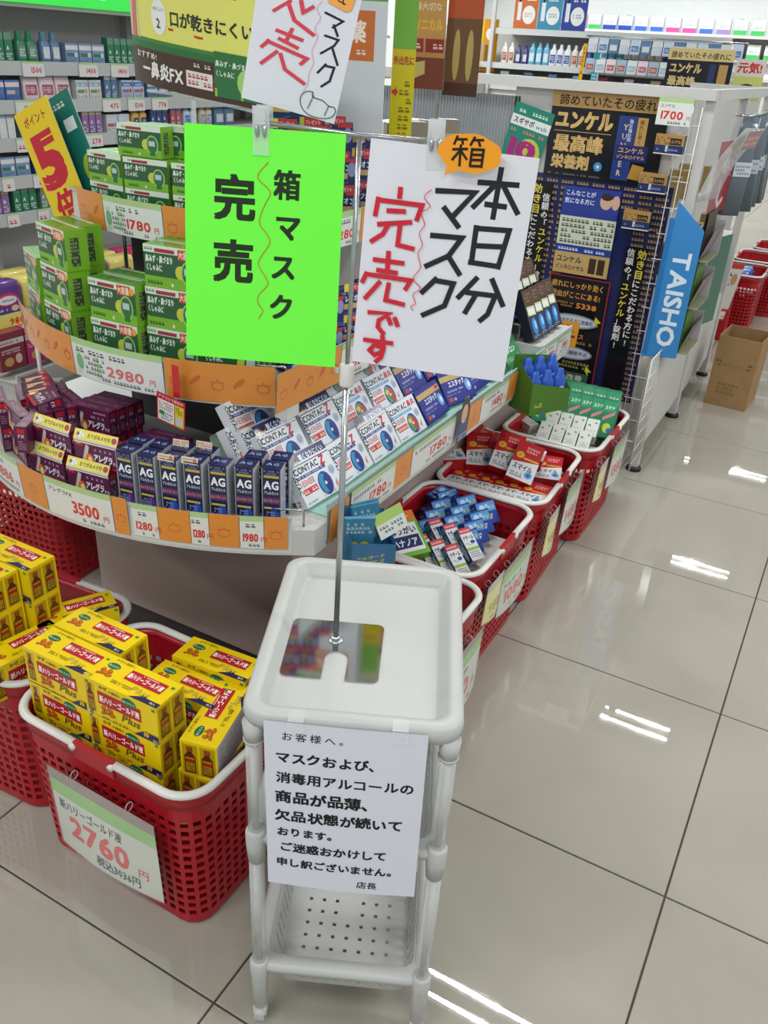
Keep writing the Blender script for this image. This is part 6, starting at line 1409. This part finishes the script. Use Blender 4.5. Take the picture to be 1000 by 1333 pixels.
# ---------------------------------------------------------------- mid-distance counter shelving
ms2 = tag(empty('counter_shelving', (0, 0, 0)), 'white shelving of bottles and film packs beyond the gondola top', 'shelving')
MB().box(-3.3, -.75, 7.38, 7.42, .05, 1.62).build('back_panel', M_GREY, ms2)
for z in (1.185, 1.345, 1.60): MB().box(-3.3 if z < 1.5 else -2.6, -.75, 7.0, 7.38, z - .025, z).build('shelf_board', M_GREY, ms2); MB().box(-3.3 if z < 1.5 else -2.6, -.75, 6.995, 7.0, z - .04, z + .004, '#c4c8c8').build('price_rail', M_PLAS, ms2)
MB().box(-3.3, -.75, 7.02, 7.38, 0, 1.16).build('cabinet_body', M_GREY, ms2)
for x in (-2.62,): MB().box(x - .015, x + .015, 6.97, 7.0, 1.0, 1.95).build('upright', M_GREY, ms2)
def big(kind, a, b_, w, h):
    def mk():
        if kind == 'bottle':
            m = MB().loft([[(x * s, y * s, z) for x, y in rrect(-w / 2, w / 2, -w * .35, w * .35, w * .2, 3)] for z, s in ((0, .96), (.004, 1), (h * .68, 1), (h * .8, .6), (h * .82, .45), (h, .42))], a, True, True, (True, True))
            m.place(Cv().r(0, 0, w * 700, h * 380, b_).mini(3, 6, w * 600, h * 300, '#e0e4e8', 3), lambda x, y, o: (-w * .35 + x, -w * .352 - o, h * .14 + y)); return m.build('bottle', M_CARD)
        c = Cv().r(0, 0, w * 1000, h * 340, b_).r(w * 120, h * 420, w * 700, h * 260, PAL[8]).mini(w * 160, h * 460, w * 600, h * 180, '#5a6478', 2)
        return carton('tissue_pack', w * 1000, w * 500, h * 1000, (a,) * 6, c)
    return Proto(mk)
P1 = [(big('bottle', '#d8d4cc', '#b0543c', .055, .16), 'white bottle with rust label'), (big('bottle', '#5fa8c8', '#c9dce4', .055, .17), 'aqua bottle'), (big('bottle', '#d8dce0', '#2f4a9c', .06, .16), 'white bottle with blue label'), (big('bottle', '#3a3f7c', '#c9ccd8', .045, .14), 'navy bottle')]
n = 0
for i in range(26):
    x = -2.52 + .062 * i; P_, lb = P1[[0, 0, 3, 3, 1, 1, 1, 2, 2, 2][i % 10]]
    P_.put((x, 7.07, 1.3455), (0, 0, 0), lb + ' on the upper counter shelf, ' + ORD[i] + ' from the white upright', 'bottle', 'bottles on the counter shelving')
for i in range(24):
    ci = (i * 3) % 16
    pack('medicine_carton' if i % 3 else 'pouch_pack', ci).put((-2.5 + .072 * i, 7.06, 1.1855), (0, 0, 0), CN_[PAL[ci]] + ' pack on the lower counter shelf, ' + ORD[i] + ' from the white upright', 'pack', 'packs on the lower counter shelf')
for i, (a, lb) in enumerate((('#c26a3a', 'orange'), ('#3f8aa8', 'teal'), ('#2f4490', 'deep blue'))):
    cv = Cv().r(0, 0, 205, 240, a).e(128, 100, 56, 66, '#dfe0dc', 24).mini(92, 84, 72, 34, a, 2).r(26, 60, 34, 130, '#d8dadc').r(34, 190, 18, 34, '#2a2c34').mini(84, 196, 100, 26, '#e4e4e0', 1)
    panel('promotion_board', cv, 205, 240, (-2.46 + .208 * i, 7.03, 1.606), (1, 0, 0), (0, 0, 1), lb + ' board with a bottle and a white disc on the counter shelving', 'board', 'three bottle boards in line')
cv = Cv().r(0, 0, 430, 430, '#d8b41e').r(300, 0, 130, 430, '#c98a24').r(0, 0, 430, 40, '#b0582a').e(96, 300, 26, 32, '#b98a6a').e(96, 326, 27, 16, '#2a2420').p([(60, 130), (135, 130), (150, 255), (110, 275), (60, 265), (40, 200), (10, 195), (10, 180), (55, 175)], '#b8572c').p([(85, 275), (110, 275), (100, 190)], '#d8d4cc').p([(60, 130), (135, 130), (165, 60), (130, 50), (100, 90), (70, 55), (36, 60)], '#6a5038').r(150, 340, 80, 50, '#dcd8c4').r(230, 70, 76, 190, '#a8a080').r(320, 90, 60, 150, '#7a5a34').e(360, 320, 40, 46, '#e0d4cc')
panel('yellow_poster', cv, 430, 430, (-3.02, 7.04, 1.235), (1, 0, 0), (0, 0, 1), 'large yellow poster with a crouching person in an orange jacket', 'poster')
for i in range(4):
    for k in range(4 - i // 2):
        pack('medicine_carton', 8).put((-3.04 + .082 * i, 6.90, 1.1905 + .0785 * k), (0, 0, 0), 'whitish carton stacked before the yellow poster, ' + ORD[i] + ' pile, ' + ORD[k] + ' from the bottom', 'pack', 'whitish cartons before the yellow poster')
tag(MB().box(-3.25, -2.64, 6.80, 6.995, 1.10, 1.190).build('counter_ledge', M_GREY, ms2))
# film packs hanging
for i in range(14):
    for k in range(2):
        ci = [0, 11, 3, 8, 9, 13][(i * 2 + k) % 6]
        pack('pouch_pack', ci).put((-1.72 + .085 * i, 6.93, 1.46 - .14 * k), (0, 0, 0), CN_[PAL[ci]] + ' film pack hanging at the counter shelving, ' + ['upper', 'lower'][k] + ' line, ' + ORD[i] + ' along', 'pack', 'hanging film packs at the counter')
tag(MB().tube([(-1.78, 6.93, 1.575), (-.56, 6.93, 1.575), (-.56, 7.0, 1.575)], .006, 6).tube([(-1.78, 6.93, 1.575), (-1.78, 7.0, 1.575)], .006, 6).build('hanging_rail', M_METAL), 'steel rail across the hanging film packs of the counter', 'rail')
panel('strip_sign', Cv().r(0, 0, 30, 300, '#d8a81e').mini(4, 20, 22, 260, '#b8302c', 9), 30, 300, (-1.80, 6.92, 1.22), (1, 0, 0), (.02, 0, 1), 'thin yellow strip sign with red marks beside the hanging packs', 'sign')
panel('strip_sign', Cv().r(0, 0, 50, 260, '#2f8a9c').mini(6, 40, 38, 180, '#a8d0d4', 7), 60, 260, (-1.70, 6.925, 1.20), (1, 0, 0), (0, 0, 1), 'teal strip sign beside the thin yellow one', 'sign')

# ---------------------------------------------------------------- far wall shelving
fw = tag(empty('far_shelving', (0, 0, 0)), 'long white shelves of paper goods along the far wall', 'shelving')
for z in (1.32, 1.53, 1.80):
    MB().box(-4.6, 1.2, 12.5, 12.93, z - .035, z).build('shelf_board', M_GREY, fw)
MB().box(-4.6, 1.2, 12.6, 12.93, 0, 1.29).build('lower_cabinet', M_GREY, fw)
for x in (-4.6, -3.1, -1.6, -.1, 1.2): MB().box(x - .02, x + .02, 12.88, 12.93, 1.29, 2.0).build('upright', M_GREY, fw)
P2 = [(big('p', '#d8dcd8', '#3fae5a', .16, .17), 'white and green'), (big('p', '#d8d0dc', '#c24a8c', .17, .17), 'white and pink'), (big('p', '#d4dae4', '#3a62b8', .16, .17), 'white and blue'), (big('p', '#c9d0e8', '#2a44a0', .18, .17), 'pale blue'), (big('p', '#dca8c0', '#d8d4d8', .17, .17), 'rose'), (big('p', '#d0c8d4', '#8a7ab0', .16, .17), 'lilac')]
order = [[5, 4, 0, 3, 3, 2, 2, 1, 1, 2, 5, 0, 0, 4, 4, 1, 2, 3], [4, 5, 5, 1, 4, 5, 5, 4, 5, 5, 4, 0, 0, 0, 1, 4, 1, 0], [1, 5, 4, 5, 1, 4, 2, 5, 4, 1, 4, 5, 1, 4, 1, 4, 4, 1]]
for r_, z in enumerate((1.80, 1.53, 1.32)):
    for i in range(18):
        P_, lb = P2[order[r_][i]]
        P_.put((-3.9 + .215 * i, 12.62, z + .0005), (0, 0, 0), lb + ' paper pack on the ' + ['highest', 'middle', 'lowest'][r_] + ' far wall shelf, ' + ORD[i] + ' in line', 'pack', 'paper packs on the far wall')
# shelving across the aisle beyond the cardboard box
rs = tag(empty('snack_shelving', (0, 0, 0)), 'tall shelving of snacks and packs where the aisle ends', 'shelving')
MB().box(.02, .90, 7.30, 7.34, .05, 1.36).build('back_panel', M_GREY, rs)
MB().box(.02, .90, 6.98, 7.30, 0, .12).build('kickboard', M_GREY, rs)
for z in (.40, .62, .84, 1.06, 1.26):
    MB().box(.02, .90, 7.0, 7.30, z - .02, z).build('shelf_board', M_GREY, rs)
    for i in range(9):
        ci = [10, 15, 4, 2, 8, 14][(i + int(z * 10)) % 6]
        pack(['pouch_pack', 'medicine_carton'][i % 2 if z > .7 else 1], ci).put((.07 + .09 * i, 7.05, z + .0005), (0, 0, 0), CN_[PAL[ci]] + ' pack on the snack shelving, shelf ' + {.40: 'lowest', .62: 'second', .84: 'third', 1.06: 'fourth', 1.26: 'top'}[z] + ', ' + ORD[i] + ' from the white gondola', 'pack', 'packs on the snack shelving')
